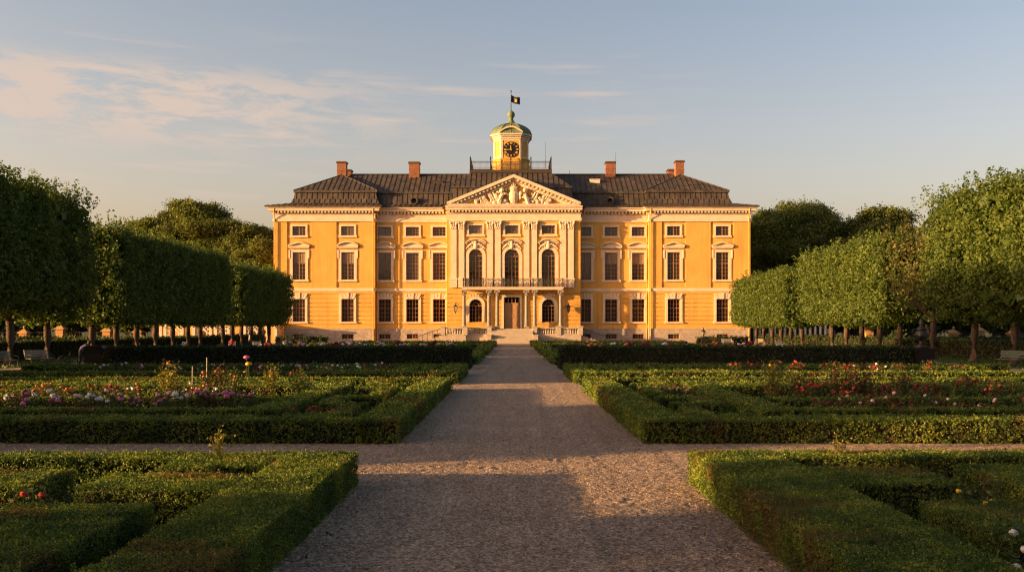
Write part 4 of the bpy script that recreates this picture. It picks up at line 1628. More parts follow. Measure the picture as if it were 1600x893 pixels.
H_, FC = 2.98, 1.62
b = pmb()
octo_prism(b, H_, FC, z0 - .5, tz(214))
tower = b.build('clock_tower', M['ochre'], palace, (0, 0, 0))
b = pmb()
octo_prism(b, H_ + .16, FC + .08, z0 - .3, tz(249))
octo_prism(b, H_ + .26, FC + .12, tz(249), tz(247.4))
b.build('tower_base', M['ochre'], tower, (0, 0, 0))
b = pmb()
octo_prism(b, H_ + .16, FC + .08, tz(216.5), tz(213.5))
octo_prism(b, H_ + .34, FC + .16, tz(213.5), tz(211.2))
octo_prism(b, H_ + .60, FC + .26, tz(211.2), tz(208.6))
b.build('tower_cornice', M['cream'], tower, (0, 0, 0))
b = pmb()          # raised borders of the panels on the slanting sides and the front
for sgn in (-1, 1):
    p0 = Vector((xc + sgn * FC, TYc - H_, 0))
    p1 = Vector((xc + sgn * H_, TYc - FC, 0))
    d = p1 - p0
    nn = Vector((sgn * .7071, -.7071, 0))
    for u0, u1, za, zb in ((.02, .2, 246.5, 217), (.8, .98, 246.5, 217), (.2, .8, 246.5, 244), (.2, .8, 219.5, 217)):
        q = [p0 + d * u0, p0 + d * u1]
        v = [(*(q[0] + nn * .07)[:2], tz(za)), (*(q[1] + nn * .07)[:2], tz(za)), (*(q[1] + nn * .07)[:2], tz(zb)), (*(q[0] + nn * .07)[:2], tz(zb))]
        w = [(*(q[0] - nn * .03)[:2], tz(za)), (*(q[1] - nn * .03)[:2], tz(za)), (*(q[1] - nn * .03)[:2], tz(zb)), (*(q[0] - nn * .03)[:2], tz(zb))]
        i = [b.vert(p) for p in v + w]
        for f in ((0, 1, 2, 3), (4, 5, 1, 0), (5, 6, 2, 1), (6, 7, 3, 2), (7, 4, 0, 3)):
            b.face([i[k] for k in f])
for xa, xb, za, zb in ((xc - FC + .02, xc - FC + .2, 246.5, 217), (xc + FC - .2, xc + FC - .02, 246.5, 217), (xc - FC + .2, xc + FC - .2, 219, 217)):
    b.box(xa, xb, TYc - H_ - .07, TYc - H_ + .03, tz(za), tz(zb))
b.build('panel_border', M['cream'], tower, (0, 0, 0))
# segmental gable over the dial
b = pmb()
w = tx(817.5) - tx(780.5)
n = 12
zb_ = tz(208.6)
arc = [(xc + w / 2 * (-1 + 2 * k / n), zb_ + (1 - (-1 + 2 * k / n) ** 2) * .95) for k in range(n + 1)]
b.extrude_xz([(arc[0][0], zb_)] + [(arc[-1][0], zb_)] + arc[1:-1][::-1], TYc - H_ - .25, TYc - 1.0)
gb = b.build('tower_gable', M['ochre'], tower, (0, 0, 0))
for (xa, za), (xb, zb2) in zip(arc, arc[1:]):
    pass
b = pmb()
for (xa, za), (xb, zb2) in zip(arc, arc[1:]):
    b.extrude_xz([(xa, za + .005), (xb, zb2 + .005), (xb, zb2 + .27), (xa, za + .27)], TYc - H_ - .6, TYc - 1.0)
b.build('gable_moulding', M['cream'], tower, (0, 0, 0))
# dome
b = pmb()
zd = lambda r_, y_: SZ(y_, tf + (TYc - tf) * (1 - min(r_, 1)))
prof = [(1.04, 208.5), (1.0, 207.4), (.985, 205), (.93, 202), (.83, 199), (.68, 196.3), (.5, 194.3), (.32, 193.2), (.22, 192.6)]
for (ra, ya), (rb, yb_) in zip(prof, prof[1:]):
    lo = [b.vert((xc + x * ra, TYc + y * ra, zd(ra, ya))) for x, y in octo(H_ + .5, FC + .1)]
    hi = [b.vert((xc + x * rb, TYc + y * rb, zd(rb, yb_))) for x, y in octo(H_ + .5, FC + .1)]
    for k in range(8):
        b.face((lo[k], lo[(k + 1) % 8], hi[(k + 1) % 8], hi[k]))
oc = octo(H_ + .5, FC + .1)
for k in range(8):
    x, y = oc[k]
    b.tube([(xc + x * r_, TYc + y * r_, zd(r_, y_) + .02) for r_, y_ in prof], .06, 4)
    x2, y2 = [(p + q) / 2 for p, q in zip(oc[k], oc[(k + 1) % 8])]
    b.tube([(xc + x2 * r_, TYc + y2 * r_, zd(r_, y_) + .02) for r_, y_ in prof], .04, 4)
dome = b.build('dome', M['copper'], tower, (0, 0, 0))
b = pmb()
k_ = 1 / (F / TYc)
tz0, tz = tz, (lambda y: SZ(y, TYc))
b.lathe(xc, TYc, [(8.5 * k_, tz(194)), (7.5 * k_, tz(192.5)), (5.5 * k_, tz(190.5)), (4.2 * k_, tz(188.5)), (3.2 * k_, tz(186.5)), (4.0 * k_, tz(185.8)), (2.6 * k_, tz(185.2)),
                  (5.0 * k_, tz(183.3)), (6.2 * k_, tz(179.6)), (5.2 * k_, tz(176)), (3 * k_, tz(174)), (1.0 * k_, tz(173)), (.8 * k_, tz(171))], 14)
b.build('finial', M['copper'], tower, (0, 0, 0), smooth=True)
b = pmb()
b.tube([(xc, TYc, tz(173)), (xc, TYc, tz(143))], .075, 6, .05)
b.ball((xc, TYc, tz(142.5)), .15, 6)
b.build('flagpole', M['iron'], tower, (0, 0, 0))
# dial
tz1, tz = tz, tz0
b = pmb()
dx, dz = tx(798.6), tz(233.4)
dr = 12.4 * tf / F
dy = TYc - H_ - .10
n = 40
b.extrude_xz([(dx + dr * math.cos(2 * math.pi * k / n), dz + dr * math.sin(2 * math.pi * k / n)) for k in range(n)], dy, dy + .14)
dial = b.build('clock_face', M['black'], tower, (0, 0, 0))
b = pmb()


def radial(ang, off, u0, u1, w, slant=0.0):
    """a bar of a numeral: ang clockwise from twelve, off sideways, from radius u0 to u1"""
    e = Vector((math.sin(ang), 0, math.cos(ang)))
    t = Vector((math.cos(ang), 0, -math.sin(ang)))
    c = Vector((dx, 0, dz))
    a0, a1 = c + e * u0 + t * (off - slant), c + e * u1 + t * (off + slant)
    p = [a0 - t * w, a0 + t * w, a1 + t * w, a1 - t * w]
    b.extrude_xz([(q.x, q.z) for q in p], dy - .03, dy + .005)


NUM = ['XII', 'I', 'II', 'III', 'IIII', 'V', 'VI', 'VII', 'VIII', 'IX', 'X', 'XI']
for h_, tx_ in enumerate(NUM):
    ang = h_ * math.pi / 6
    wd = {'I': .10, 'V': .20, 'X': .20}
    tot = sum(wd[c] for c in tx_)
    pos = -tot / 2
    for c in tx_:
        m_ = pos + wd[c] / 2
        if c == 'I':
            radial(ang, m_, dr * .66, dr * .92, .026)
        elif c == 'V':
            radial(ang, m_ - .045, dr * .66, dr * .92, .024, -.04)
            radial(ang, m_ + .045, dr * .66, dr * .92, .016, .04)
        else:
            radial(ang, m_, dr * .66, dr * .92, .026, -.065)
            radial(ang, m_, dr * .66, dr * .92, .018, .065)
        pos += wd[c]
b.build('numerals', M['gold'], dial, (0, 0, 0))
b = pmb()
dy -= .04
radial(R(-92), 0, -.25, dr * .84, .04)
b.build('minute_hand', M['gold'], dial, (0, 0, 0))
b = pmb()
dy -= .03
radial(R(-7), 0, -.2, dr * .50, .05)
b.ball((dx, dy, dz), .12, 8)
b.build('hour_hand', M['gold'], dial, (0, 0, 0))

# lightning rods
for c, ya, yb_, Y in ((852, 221, 262, YC + 8), (962, 238, 274, YR + 9.4), (890, 266, 273, YR + 9.4)):
    b = pmb()
    b.tube([(SX(c, Y), Y, SZ(yb_, Y)), (SX(c, Y), Y, SZ(ya, Y))], .045, 5, .02)
    b.build('lightning_rod', M['iron'], main_roof, (0, 0, 0))

# chimneys
for xa, xb, yt, yb_, Y in ((527, 542.5, 253, 280, YR + 9.0), (541.5, 550.5, 265.5, 280, YR + 11.5), (639, 656.5, 253.5, 275, YR + 9.0),
                          (945.5, 961.5, 253, 275, YR + 9.0), (1042, 1053, 265, 280, YR + 11.5), (1054, 1068.5, 251.5, 280, YR + 9.0)):
    b = pmb()
    x0, x1 = SX(xa, Y), SX(xb, Y)
    z1 = SZ(yt, Y)
    z0 = SZ(yb_, Y) - 1.5
    b.box(x0 + .08, x1 - .08, Y - .75, Y + .75, z0, z1 - .3)
    b.box(x0 + .04, x1 - .04, Y - .79, Y + .79, SZ(yt + (yb_ - yt) * .55, Y), SZ(yt + (yb_ - yt) * .55, Y) + .1)
    ch = b.build('chimney', M['brick'], palace, (0, 0, 0))
    b = pmb()
    b.box(x0 - .06, x1 + .06, Y - .9, Y + .9, z1 - .3, z1 - .08)
    b.box(x0 + .05, x1 - .05, Y - .8, Y + .8, z1 - .08, z1)
    b.build('chimney_cap', M['soot'], ch, (0, 0, 0))

# flag, a thing of its own on the pole
fx, fz0 = xc + .06, tz1(148.5)
nx, nz = 12, 6
b = MB((fx, TYc, fz0))
fl = 13.5 * TYc / F
fh = 11.0 * TYc / F
G = {}


def flagp(u, v, dy=0.0):
    x = fx + fl * u
    y = TYc + .16 * math.sin(u * 6.5 + .5 * v) * (.3 + u) + dy
    z = fz0 - fh * v - .62 * u - .16 * u * math.sin(u * 5)
    return (x, y, z)


for dyy in (-.006, .006):
    for i in range(nx + 1):
        for j in range(nz + 1):
            G[dyy, i, j] = b.vert(flagp(i / nx, j / nz, dyy))
    for i in range(nx):
        for j in range(nz):
            b.face((G[dyy, i, j], G[dyy, i + 1, j], G[dyy, i + 1, j + 1], G[dyy, i, j + 1]))
flag = b.build('flag', M['flagcloth'], None, (fx, TYc, fz0))
tag(flag, 'dark blue flag with a yellow emblem flying from the pole above the dome', 'flag')
b = MB((fx, TYc, fz0))
# a blunt rampant shape: body, head, tail
for pts in ([(.44, .36), (.58, .33), (.63, .50), (.60, .68), (.49, .72), (.40, .58)], [(.35, .32), (.46, .27), (.49, .42), (.39, .45)], [(.39, .62), (.47, .66), (.43, .80), (.36, .77)]):
    b.poly([flagp(u, v, -.02) for u, v in pts])
b.build('emblem', M['flagyellow'], flag, (0, 0, 0))
# ------------------------------------------------------------------ trees
def crown_points(n, hx, hy, z0, z1, depth, e=4.5, rng=RNG, rough=.35, seed=0.):
    """points in the outer shell of a clipped, box-like crown with rounded shoulders"""
    d = rng.normal(0, 1, (n, 3))
    # even spread over a box: push gaussian directions to the box, then soften
    d = unit(d * np.array((1.0, 1.0, 1.25)))
    half = np.array((hx, hy, (z1 - z0) / 2))
    k = (np.sum(np.abs(d) ** e, axis=1)) ** (-1 / e)
    S = d * k[:, None]
    nrm = unit(np.sign(S) * np.abs(S) ** (e - 1) / half)
    P = S * half
    lump = rough * wob(P, .75, seed) + .6 * rough * wob(P, 1.9, seed + 3)
    t = rng.random(n) ** 1.6
    P = P + nrm * (lump - t * depth)[:, None]
    P[:, 2] += (z0 + z1) / 2
    return P, nrm


def lime_meshes(seed, top, hx, hy, z0, L, mat, n=15000, depth=1.3, sparse=1.0, e=4.5, lump=.28, holes=.66):
    rng = np.random.default_rng(seed)
    parts = []
    P, nrm = crown_points(int(n * sparse / 5), hx, hy, z0, top, depth, e, rng, lump, seed)
    # ragged lower hem
    low = P[:, 2] < z0 + .5
    P[low, 2] -= rng.random(low.sum()) * .45
    # holes where the sky shows through
    gap = wob(P, 1.25, seed + 9) > holes
    P, nrm = P[~gap], nrm[~gap]
    parts.append(sprigs(P, nrm + np.array((0, 0, .25)), L, 5, 1.1, .7, .55, rng=rng))
    # inner mass
    m = int((1500 if lump < .4 else 850) * sparse)
    Pi = rng.uniform(-1, 1, (m, 3)) * np.array((hx - .7, hy - .55, (top - z0) / 2 - .7))
    Pi[:, 2] += (top + z0) / 2
    parts.append(leaves(Pi, rng.normal(0, 1, (m, 3)), .75 if sparse > .8 else .35, wide=.8, jitter=.5, rng=rng))
    # new shoots standing out of the clipped top and shoulders
    k = int(95 * sparse)
    X = rng.uniform(-hx, hx, k) * .97
    Y = rng.uniform(-hy, hy, k) * .97
    for x, y in zip(X, Y):
        hgt = rng.uniform(.25, .95) if rng.random() < .75 else rng.uniform(.9, 1.5)
        q = int(8 + 14 * hgt)
        t = rng.random(q)
        drop = .35 * (abs(x) / hx) ** 6 + .35 * (abs(y) / hy) ** 6
        lean = rng.normal(0, .22, 2)
        S = np.stack([x + lean[0] * t * hgt + rng.normal(0, .10, q), y + lean[1] * t * hgt + rng.normal(0, .10, q), top - .2 - drop * 1.6 + t * hgt], 1)
        parts.append(leaves(S, np.tile((0, 0, 1.), (q, 1)), L * .85, jitter=1.2, rng=rng))
    k = int(70 * sparse)
    for _ in range(k):
        side = rng.integers(0, 4)
        z = rng.uniform(z0 + .4, top)
        u = rng.uniform(-1, 1)
        c = {0: (hx, u * hy, 1, 0), 1: (-hx, u * hy, -1, 0), 2: (u * hx, hy, 0, 1), 3: (u * hx, -hy, 0, -1)}[int(side)]
        q = 10
        t = rng.random(q) * rng.uniform(.2, .65)
        S = np.stack([c[0] + c[2] * t + rng.normal(0, .1, q), c[1] + c[3] * t + rng.normal(0, .1, q), z + t * .6 + rng.normal(0, .08, q)], 1)
        parts.append(leaves(S, np.tile((0, 0, 1.), (q, 1)), L * .9, jitter=1.2, rng=rng))
    V, Q = join(parts)
    crown = np_mesh('crown', V, Q, mat)
    # trunk with limbs
    rnd = random.Random(seed)
    b = MB()
    lean = rnd.uniform(-.12, .12)
    b.tube([(0, 0, -.05), (lean * .2, 0, .35), (lean, lean, 1.6), (lean * .6, -lean, 3.0), (0, 0, z0 + 2.2)], .34, 10, .17)
    b.tube([(0, 0, -.05), (0, 0, .25)], .38, 10, .32)
    for k in range(6):
        a = k * 1.05 + rnd.random()
        zz = z0 - .5 + .5 * k / 2
        r_ = rnd.uniform(1.2, 2.0)
        b.tube([(0, 0, zz), (math.cos(a) * r_ * .5, math.sin(a) * r_ * .5, zz + .7), (math.cos(a) * r_, math.sin(a) * r_, zz + 1.7)], .11, 6, .05)
    trunk = b.data('trunk', M['bark'])
    trunk.polygons.foreach_set('use_smooth', [True] * len(trunk.polygons))
    return crown, trunk


def tree(meshes, name, label, cat, loc, rz=0, sc=(1, 1, 1), group=None):
    t = thing(name, label, cat, loc, rz, group)
    t.scale = sc
    put('trunk', meshes[1], t)
    put('crown', meshes[0], t)
    return t


TALL = [lime_meshes(20 + k, 11.2, 3.0, 2.95, 3.2, .23, M['lime'], 26000, 1.5, 1.0, 3.0, .45, .5) for k in range(3)]
MID = [lime_meshes(40 + k, 9.6, 2.85, 2.5, 3.2, .24, M['lime'], 23000, 1.2, 1.0, 9.0, .17) for k in range(3)]
FAR = [lime_meshes(60 + k, 8.9, 2.8, 2.55, 3.2, .26, M['lime'], 18000, 1.2, 1.0, 9.0, .17) for k in range(3)]
LOW = [lime_meshes(80 + k, 11.5, 2.9, 2.95, .7, .34, M['lime'], 13000) for k in range(2)]
DRY = lime_meshes(95, 9.6, 3.1, 2.9, 3.2, .22, M['rust_tree'], 10000, 2.2, .55, 3.0, .4, .35)
RX = 31.5
ORD = ['first', 'second', 'third', 'fourth', 'fifth', 'sixth', 'seventh', 'eighth', 'ninth', 'tenth', 'eleventh', 'twelfth', '13th', '14th', '15th', '16th', '17th', '18th', '19th', '20th']
ROWS = {-1: [('tall near', (62.3, 67.3)), ('middle', (74.6, 79.2, 83.6, 88.0, 92.4, 96.6, 100.4)), ('lower far', (108.2, 112.2, 116.2, 120.3, 124.4, 128.5))],
        1: [('tall near', (57.0, 62.4, 67.9)), ('dry', (73.6,)), ('middle', (80.8, 85.2, 89.6, 93.8, 98.0)), ('lower far', (108.2, 112.2, 116.2, 120.3, 124.4, 128.5))]}
for s in (-1, 1):
    side = 'left' if s < 0 else 'right'
    nv = sum(len(r_[1]) for r_ in ROWS[s])
    k = 0
    for where, ys_ in ROWS[s]:
        for y in ys_:
            nth = ORD[nv - 1 - k]
            if where == 'dry':
                tree(DRY, 'lime_tree', 'half bare reddish brown lime tree between the green crowns of the right row', 'tree', (s * (RX - .4), y, 0), .4, (1, 1, 1.0), 'clipped lime trees in the side rows')
            else:
                cl = {'tall near': TALL, 'middle': MID, 'lower far': FAR}[where]
                zs = {'tall near': 1.0, 'middle': 1.0 if s < 0 else .98, 'lower far': 1.02 if s < 0 else .945}[where]
                tree(cl[k % 3], 'lime_tree', f'{where} clipped lime tree of the {side} row, {nth} counting from the palace', 'tree',
                     (s * RX, y, 0), math.pi * (k % 2), (1, .86 if 'far' in where else 1, zs * random.uniform(.985, 1.015)), 'clipped lime trees in the side rows')
            k += 1
for y in (57.6, 52.0, 46.0, 40.4, 34.4, 15.4, 10.6, -1.7, -7.0, -12.6):
    m_ = TALL[0] if y > 57 else LOW[int(y) % 2]
    tree(m_, 'lime_tree', 'clipped lime tree of the left row standing nearer than the tall near ones', 'tree', (-RX, y, 0), 0, (1, 1, 1.25 if 33 < y < 56 else 1), 'near lime trees of the left row')

def oak_meshes(seed, lobes, L, trunk_h, mat, cover=2.2):
    """broad natural crown: leaf clusters over a set of lobes (x, y, z, r)"""
    rng = np.random.default_rng(seed)
    parts = []
    for (x, y, z, r) in lobes:
        nsub = int(14 + r * r * 2.0)
        for _ in range(nsub):
            d = unit(rng.normal(0, 1, (1, 3)))[0]
            d[2] = abs(d[2]) * 1.0 if rng.random() < .8 else d[2]
            rr = r * rng.uniform(.12, .30)
            c = np.array((x, y, z)) + d * r * rng.uniform(.62, 1.10) * np.array((1, 1, .9))
            n = int(cover * 12.57 * rr * rr * .75 / (.31 * L * L))
            e = unit(rng.normal(0, 1, (n, 3)))
            P = c + rng.normal(0, .52, (n, 3)) * rr * np.array((1.15, 1.15, .75))
            parts.append(leaves(P, e + np.array((0, 0, .4)), L, jitter=.8, rng=rng))
        m = int(14 * r * r)
        Pi = np.array((x, y, z)) + unit(rng.normal(0, 1, (m, 3))) * (rng.random((m, 1)) ** .4) * r * .62
        parts.append(leaves(Pi, rng.normal(0, 1, (m, 3)), 1.5, wide=.8, rng=rng))
    V, Q = join(parts)
    crown = np_mesh('crown', V, Q, mat)
    b = MB()
    b.tube([(0, 0, -.1), (.1, 0, trunk_h * .5), (0, 0, trunk_h)], .75, 10, .5)
    for (x, y, z, r) in lobes:
        b.tube([(0, 0, trunk_h * .8), (x * .5, y * .5, (z + trunk_h) * .5), (x, y, z)], .38, 7, .12)
    trunk = b.data('trunk', M['bark'])
    return crown, trunk


OA = oak_meshes(3, [(0, 0, 19, 6.0), (-5.5, 1, 16.5, 5.0), (6.0, 0, 17, 5.2), (-9.5, 0, 12.5, 4.4), (10, 1, 12, 4.8), (3, -2, 12, 6), (-4, -2, 11, 5.5), (12, 0, 7.5, 3.6), (-2, 0, 22, 4)], .38, 9, M['oak'])
OB = oak_meshes(4, [(0, 0, 20, 6.4), (-6, 0, 17, 5.4), (6.2, 0, 17.5, 5.4), (0, -3, 13, 7), (9, 0, 12, 5), (-9, 0, 12, 5), (0, 0, 8, 6)], .38, 9, M['oak'])
OC = oak_meshes(5, [(0, 0, 15, 5.0), (-5, 0, 12.5, 4.5), (5, 0, 12.5, 4.6), (0, -2, 9, 5.5), (8, 0, 8.5, 3.8), (-8, 0, 8.5, 3.8)], .36, 7, M['oak'])
YO = 196.0
ox = lambda x: SX(x, YO)
GO = 'broad park trees rising behind the lime rows'
for ms, c, sc, rz, lb in ((OA, 310, 1.07, 0.0, 'broad oak with the tallest crown behind the left limes, beside the palace'),
                          (OC, 240, 1.20, .5, 'rounded oak behind the left limes, left of the broad tallest crown'),
                          (OC, 392, 1.12, 2.0, 'rounded oak close to the left palace corner behind the far limes'),
                          (OB, 1253, 1.02, 0.3, 'broad dark oak with the tallest crown behind the right limes, beside the palace'),
                          (OC, 1368, 1.28, 1.0, 'rounded oak behind the right limes, right of the broad tallest crown'),
                          (OC, 1190, 1.25, 2.4, 'rounded oak directly behind the right palace corner'),
                          (OC, 1318, 1.1, 4.0, 'darker rounded oak filling the gap between two right crowns')):
    tree(ms, 'oak_tree', lb, 'tree', (ox(c), YO + random.uniform(-3, 3), 0), rz, (sc, sc, sc), GO)
# unseen wooded mass added behind the viewer to block the low sky light
parts_ = []
for k in range(9):
    me_ = (OB, OC, OA)[k % 3][0]
    Vn = np.empty(len(me_.vertices) * 3, np.float32)
    me_.vertices.foreach_get('co', Vn)
    Vn = Vn.reshape(-1, 3)[: len(me_.vertices) // 16 * 16].reshape(-1, 4, 3)[::4]
    c_ = Vn.mean(1, keepdims=True)
    Vn = ((Vn - c_) * 2.1 + c_).reshape(-1, 3) + np.array((-46 + 15 * k, -34 - 3 * (k % 2), -3.5))
    parts_.append((Vn, np.arange(len(Vn)).reshape(-1, 4)))
Vn, Qn = join(parts_)
tag(put('sky_screen_wood', np_mesh('sky_screen_wood', Vn, Qn, M['oak'])), kind='stuff')
# low wood closing the view under the crowns
BU = [oak_meshes(8 + k, [(0, 0, 4.4, 3.4), (-3.2, 0, 3.2, 2.8), (3.0, .4, 3.4, 3.0), (0, -1, 2.2, 2.6)], .42, 2, M['yew'], 1.8) for k in range(2)]
rnd = random.Random(3)
for s in (-1, 1):
    side = 'left' if s < 0 else 'right'
    for k in range(13):
        if s < 0:
            x, y = -(58 + 5.2 * k), 116 + 6 * rnd.random()
        else:
            x, y = 52 + 6.4 * k, 122 + 26 * rnd.random()
        q = 1.0 + .35 * rnd.random()
        tree(BU[k % 2], 'bushy_tree', f'dark bushy tree in the wood edge beyond the {side} stone pillars', 'tree', (x, y, 0), rnd.random() * 6, (q, q, q * 1.15), f'wood edge on the {side}')
    for k in range(8):
        x, y = s * (44 + 7 * k), 205 + 8 * rnd.random()
        tree(BU[k % 2], 'bushy_tree', f'dark bushy tree far behind the {side} oaks', 'tree', (x, y, 0), rnd.random() * 6, (1.7, 1.5, 1.6), f'far wood edge on the {side}')


# ------------------------------------------------------------------ flowers
def bloom_mesh(col, kind=0):
    b = MB()
    n, rings = 12, 6
    prof = []
    idx = []
    for k in range(rings + 1):
        t = math.pi * k / rings
        row = []
        for q in range(n):
            a = 2 * math.pi * q / n + .26 * k
            r_ = math.sin(t) * (1 + .22 * math.cos(6 * a + 2 * k) * math.sin(t))
            row.append(b.vert((r_ * math.cos(a), r_ * math.sin(a), -.75 * math.cos(t) - .08 * math.cos(6 * a) * math.sin(t))))
        idx.append(row)
    for A, B in zip(idx, idx[1:]):
        for q in range(n):
            b.face((A[q], A[(q + 1) % n], B[(q + 1) % n], B[q]))
    me = b.data('blossom', BLOOM[col])
    return me


BM = {c: bloom_mesh(c) for c in BLOOM}


def foliage_mesh(seed, h, w, mat, L=.075, n=260, stems=7):
    rng = np.random.default_rng(seed)
    parts = []
    tips = []
    for k in range(stems):
        a = rng.random() * 6.28
        sp = rng.random() ** .6 * w
        hh = h * rng.uniform(.72, 1.05)
        tip = np.array((math.cos(a) * sp, math.sin(a) * sp, hh))
        tips.append(tip)
        t = rng.random(n // stems) ** .7
        P = np.outer(t, tip) + rng.normal(0, .055 + .05 * w, (len(t), 3))
        P[:, 2] = np.maximum(P[:, 2], .03)
        parts.append(leaves(P, np.tile((0, 0, 1.), (len(t), 1)), L, jitter=1.0, rng=rng))
        # stem as a thin crossed blade
        for d in (np.array((.006, 0, 0)), np.array((0, .006, 0))):
            V = np.array([-d, d, tip + d, tip - d])
            parts.append((V, np.array([[0, 1, 2, 3]])))
    V, Q = join(parts)
    return np_mesh('foliage', V, Q, mat), tips


FOL = [foliage_mesh(100 + k, .62, .26, M['rose_leaf']) for k in range(3)] + [foliage_mesh(110 + k, .60, .26, M['rose_leaf_red']) for k in range(2)]
SHR = [foliage_mesh(120 + k, 1.15, .42, M['rose_leaf'], .085, 620, 13) for k in range(2)] + [foliage_mesh(130, 1.0, .42, M['rose_leaf_red'], .085, 620, 13), foliage_mesh(131, 1.35, .28, M['yellow_leaf'], .085, 460, 9)]
_fl = {}
GF = 'flowering plants in the parterre beds'


def flower(x, y, col, label, sc=1.0, fol=None, nb=None, br=.062, name='rose_plant', cat='flower', z=0.016):
    fol = fol if fol is not None else random.choice(FOL)
    t = thing(name, label, cat, (x, y, z), random.random() * 6.28, GF)
    t.scale = (sc, sc, sc)
    put('foliage', fol[0], t)
    tips = list(fol[1])
    random.shuffle(tips)
    for tip in tips[:nb or random.randint(2, 5)]:
        o = put('blossom', BM[col], t, (tip[0], tip[1], tip[2] + .02))
        r_ = br * random.uniform(.75, 1.25)
        o.scale = (r_, r_, r_)
        o.rotation_euler = (random.uniform(-.5, .5), random.uniform(-.5, .5), random.random() * 6)
    return t


def row(s, n, u0, u1, y0, y1, cols, where, sc=(.85, 1.15), br=.062, fol=None, nb=None):
    side = 'left' if s < 0 else 'right'
    us = sorted(u0 + (u1 - u0) * ((k + random.random()) / n) for k in range(n))
    count = {}
    for u in us:
        c = random.choices([q[0] for q in cols], [q[1] for q in cols])[0]
        count[c] = count.get(c, 0) + 1
        i = count[c]
        nth = ORD[i - 1] if i <= 20 else f'{i}th'
        flower(U(s, u), random.uniform(y0, y1), c, f'{c} flowers, {where} {side} bed, {nth} such from the path',
               random.uniform(*sc), random.choice(fol) if fol else None, nb, br)


# second beds
row(-1, 46, 4.2, 17, 23.4, 25.4, [('pink', 4), ('white', 4), ('pale pink', 4), ('dark red', 1)], 'front row of the second', (.95, 1.25), .060, nb=3)
row(-1, 15, 4.5, 12, 27.2, 30.8, [('dark red', 2), ('orange', 3), ('white', 1)], 'middle row of the second', (.95, 1.15), .04, FOL[3:] + FOL[:2])
row(1, 34, 4.6, 18, 23.2, 25.6, [('dark red', 4), ('pale pink', 5), ('red', 1), ('white', 2)], 'front row of the second', (.85, 1.2), .045, FOL[2:], nb=2)
row(1, 22, 5, 13, 27.0, 31.0, [('red', 2), ('dark red', 5), ('orange', 1)], 'middle row of the second', (1.0, 1.25), .045, FOL[2:])
row(-1, 5, 1.9, 2.8, 22.2, 24.3, [('violet', 2), ('red', 1)], 'corner of the second', (.6, .8), .04)
row(1, 5, 1.2, 2.8, 30.0, 31.0, [('pink', 2), ('red', 1)], 'far corner of the second', (.7, .9), .05)
row(-1, 8, 4.5, 12, 20.7, 21.0, [('white', 1)], 'narrow front strip of the second', (.55, .75), .05, nb=2)
row(1, 5, 4.5, 12, 20.7, 21.0, [('pale pink', 1)], 'narrow front strip of the second', (.5, .7), .05, nb=2)
# shrubs
for k, (x, y, f, c, lb) in enumerate(((-9.9, 28.6, 3, 'orange', 'tall golden leaved rose shrub in the second left bed, rising above the hedges'),
                                      (-8.6, 29.2, 2, 'orange', 'reddish rose shrub beside the golden leaved one in the second left bed'),
                                      (-7.9, 28.2, 0, 'orange', 'green rose shrub with few orange blooms in the second left bed'),
                                      (-7.0, 28.9, 3, 'orange', 'second golden rose shrub, nearer the stakes in the second left bed'),
                                      (-6.1, 29.0, 0, 'red', 'bushy green rose shrub with red blooms right of the stakes'),
                                      (7.6, 29.0, 3, 'orange', 'golden rose shrub at the left of the red cluster in the second right bed'),
                                      (8.5, 29.3, 2, 'red', 'first reddish shrub of the cluster in the second right bed'),
                                      (9.4, 28.6, 2, 'red', 'middle reddish shrub of the cluster in the second right bed'),
                                      (10.3, 29.2, 2, 'red', 'largest reddish shrub at the outer side of the right cluster'),
                                      (11.4, 28.8, 0, 'red', 'green shrub with red blooms outside the right reddish cluster'))):
    flower(x, y, c, lb, random.uniform(.9, 1.1), SHR[f], 4 if f != 3 else 1, .045, 'rose_shrub', 'shrub')
# third beds
row(-1, 40, 3.5, 17, 44.2, 46.8, [('pale pink', 4), ('white', 3), ('dark red', 4)], 'third', (.9, 1.15), .058, nb=2)
row(1, 26, 7, 18, 44.2, 46.8, [('red', 3), ('orange', 2), ('white', 1), ('dark red', 5), ('yellow', 1)], 'third', (.95, 1.25), .05, FOL[1:], 2)
# beds beyond the tall hedge
row(-1, 22, 3.5, 20, 72, 76, [('white', 3), ('pale pink', 2), ('red', 1)], 'first distant', (1.1, 1.5), .09)
row(1, 20, 3.5, 20, 72, 76, [('red', 2), ('white', 2), ('pale pink', 1)], 'first distant', (1.1, 1.5), .09)
row(-1, 18, 3.5, 20, 88, 95, [('pale pink', 2), ('dark red', 2), ('white', 2)], 'middle distant', (1.3, 1.7), .11)
row(1, 18, 3.5, 20, 88, 95, [('dark red', 3), ('white', 1), ('orange', 1)], 'middle distant', (1.3, 1.7), .11)
# foreground
for x, y, c, lb, sc in ((5.1, 10.9, 'yellow', 'yellow flower between the box blocks in the nearest right bed', .9),
                        (4.95, 10.5, 'yellow', 'second yellow flower, slightly nearer, in the nearest right bed', .8),
                        (4.55, 9.1, 'white', 'white flower just behind the shaded box block at the right edge', .85),
                        (4.7, 8.55, 'yellow', 'large yellow bloom at the right edge of the nearest bed', .9),
                        (5.0, 9.4, 'red', 'red bloom near the white flower at the right edge', .8),
                        (4.45, 7.9, 'pink', 'pink bloom at the right edge below the yellow one', .85),
                        (4.2, 8.2, 'white', 'white flower lowest at the right edge of the nearest bed', .75),
                        (-5.3, 10.9, 'red', 'red flower at the left edge by the sunlit box block', .95),
                        (-5.5, 10.75, 'dark red', 'dark red flower at the left edge beside the red one', .85)):
    flower(x, y, c, lb, sc, FOL[0], 2, .045)


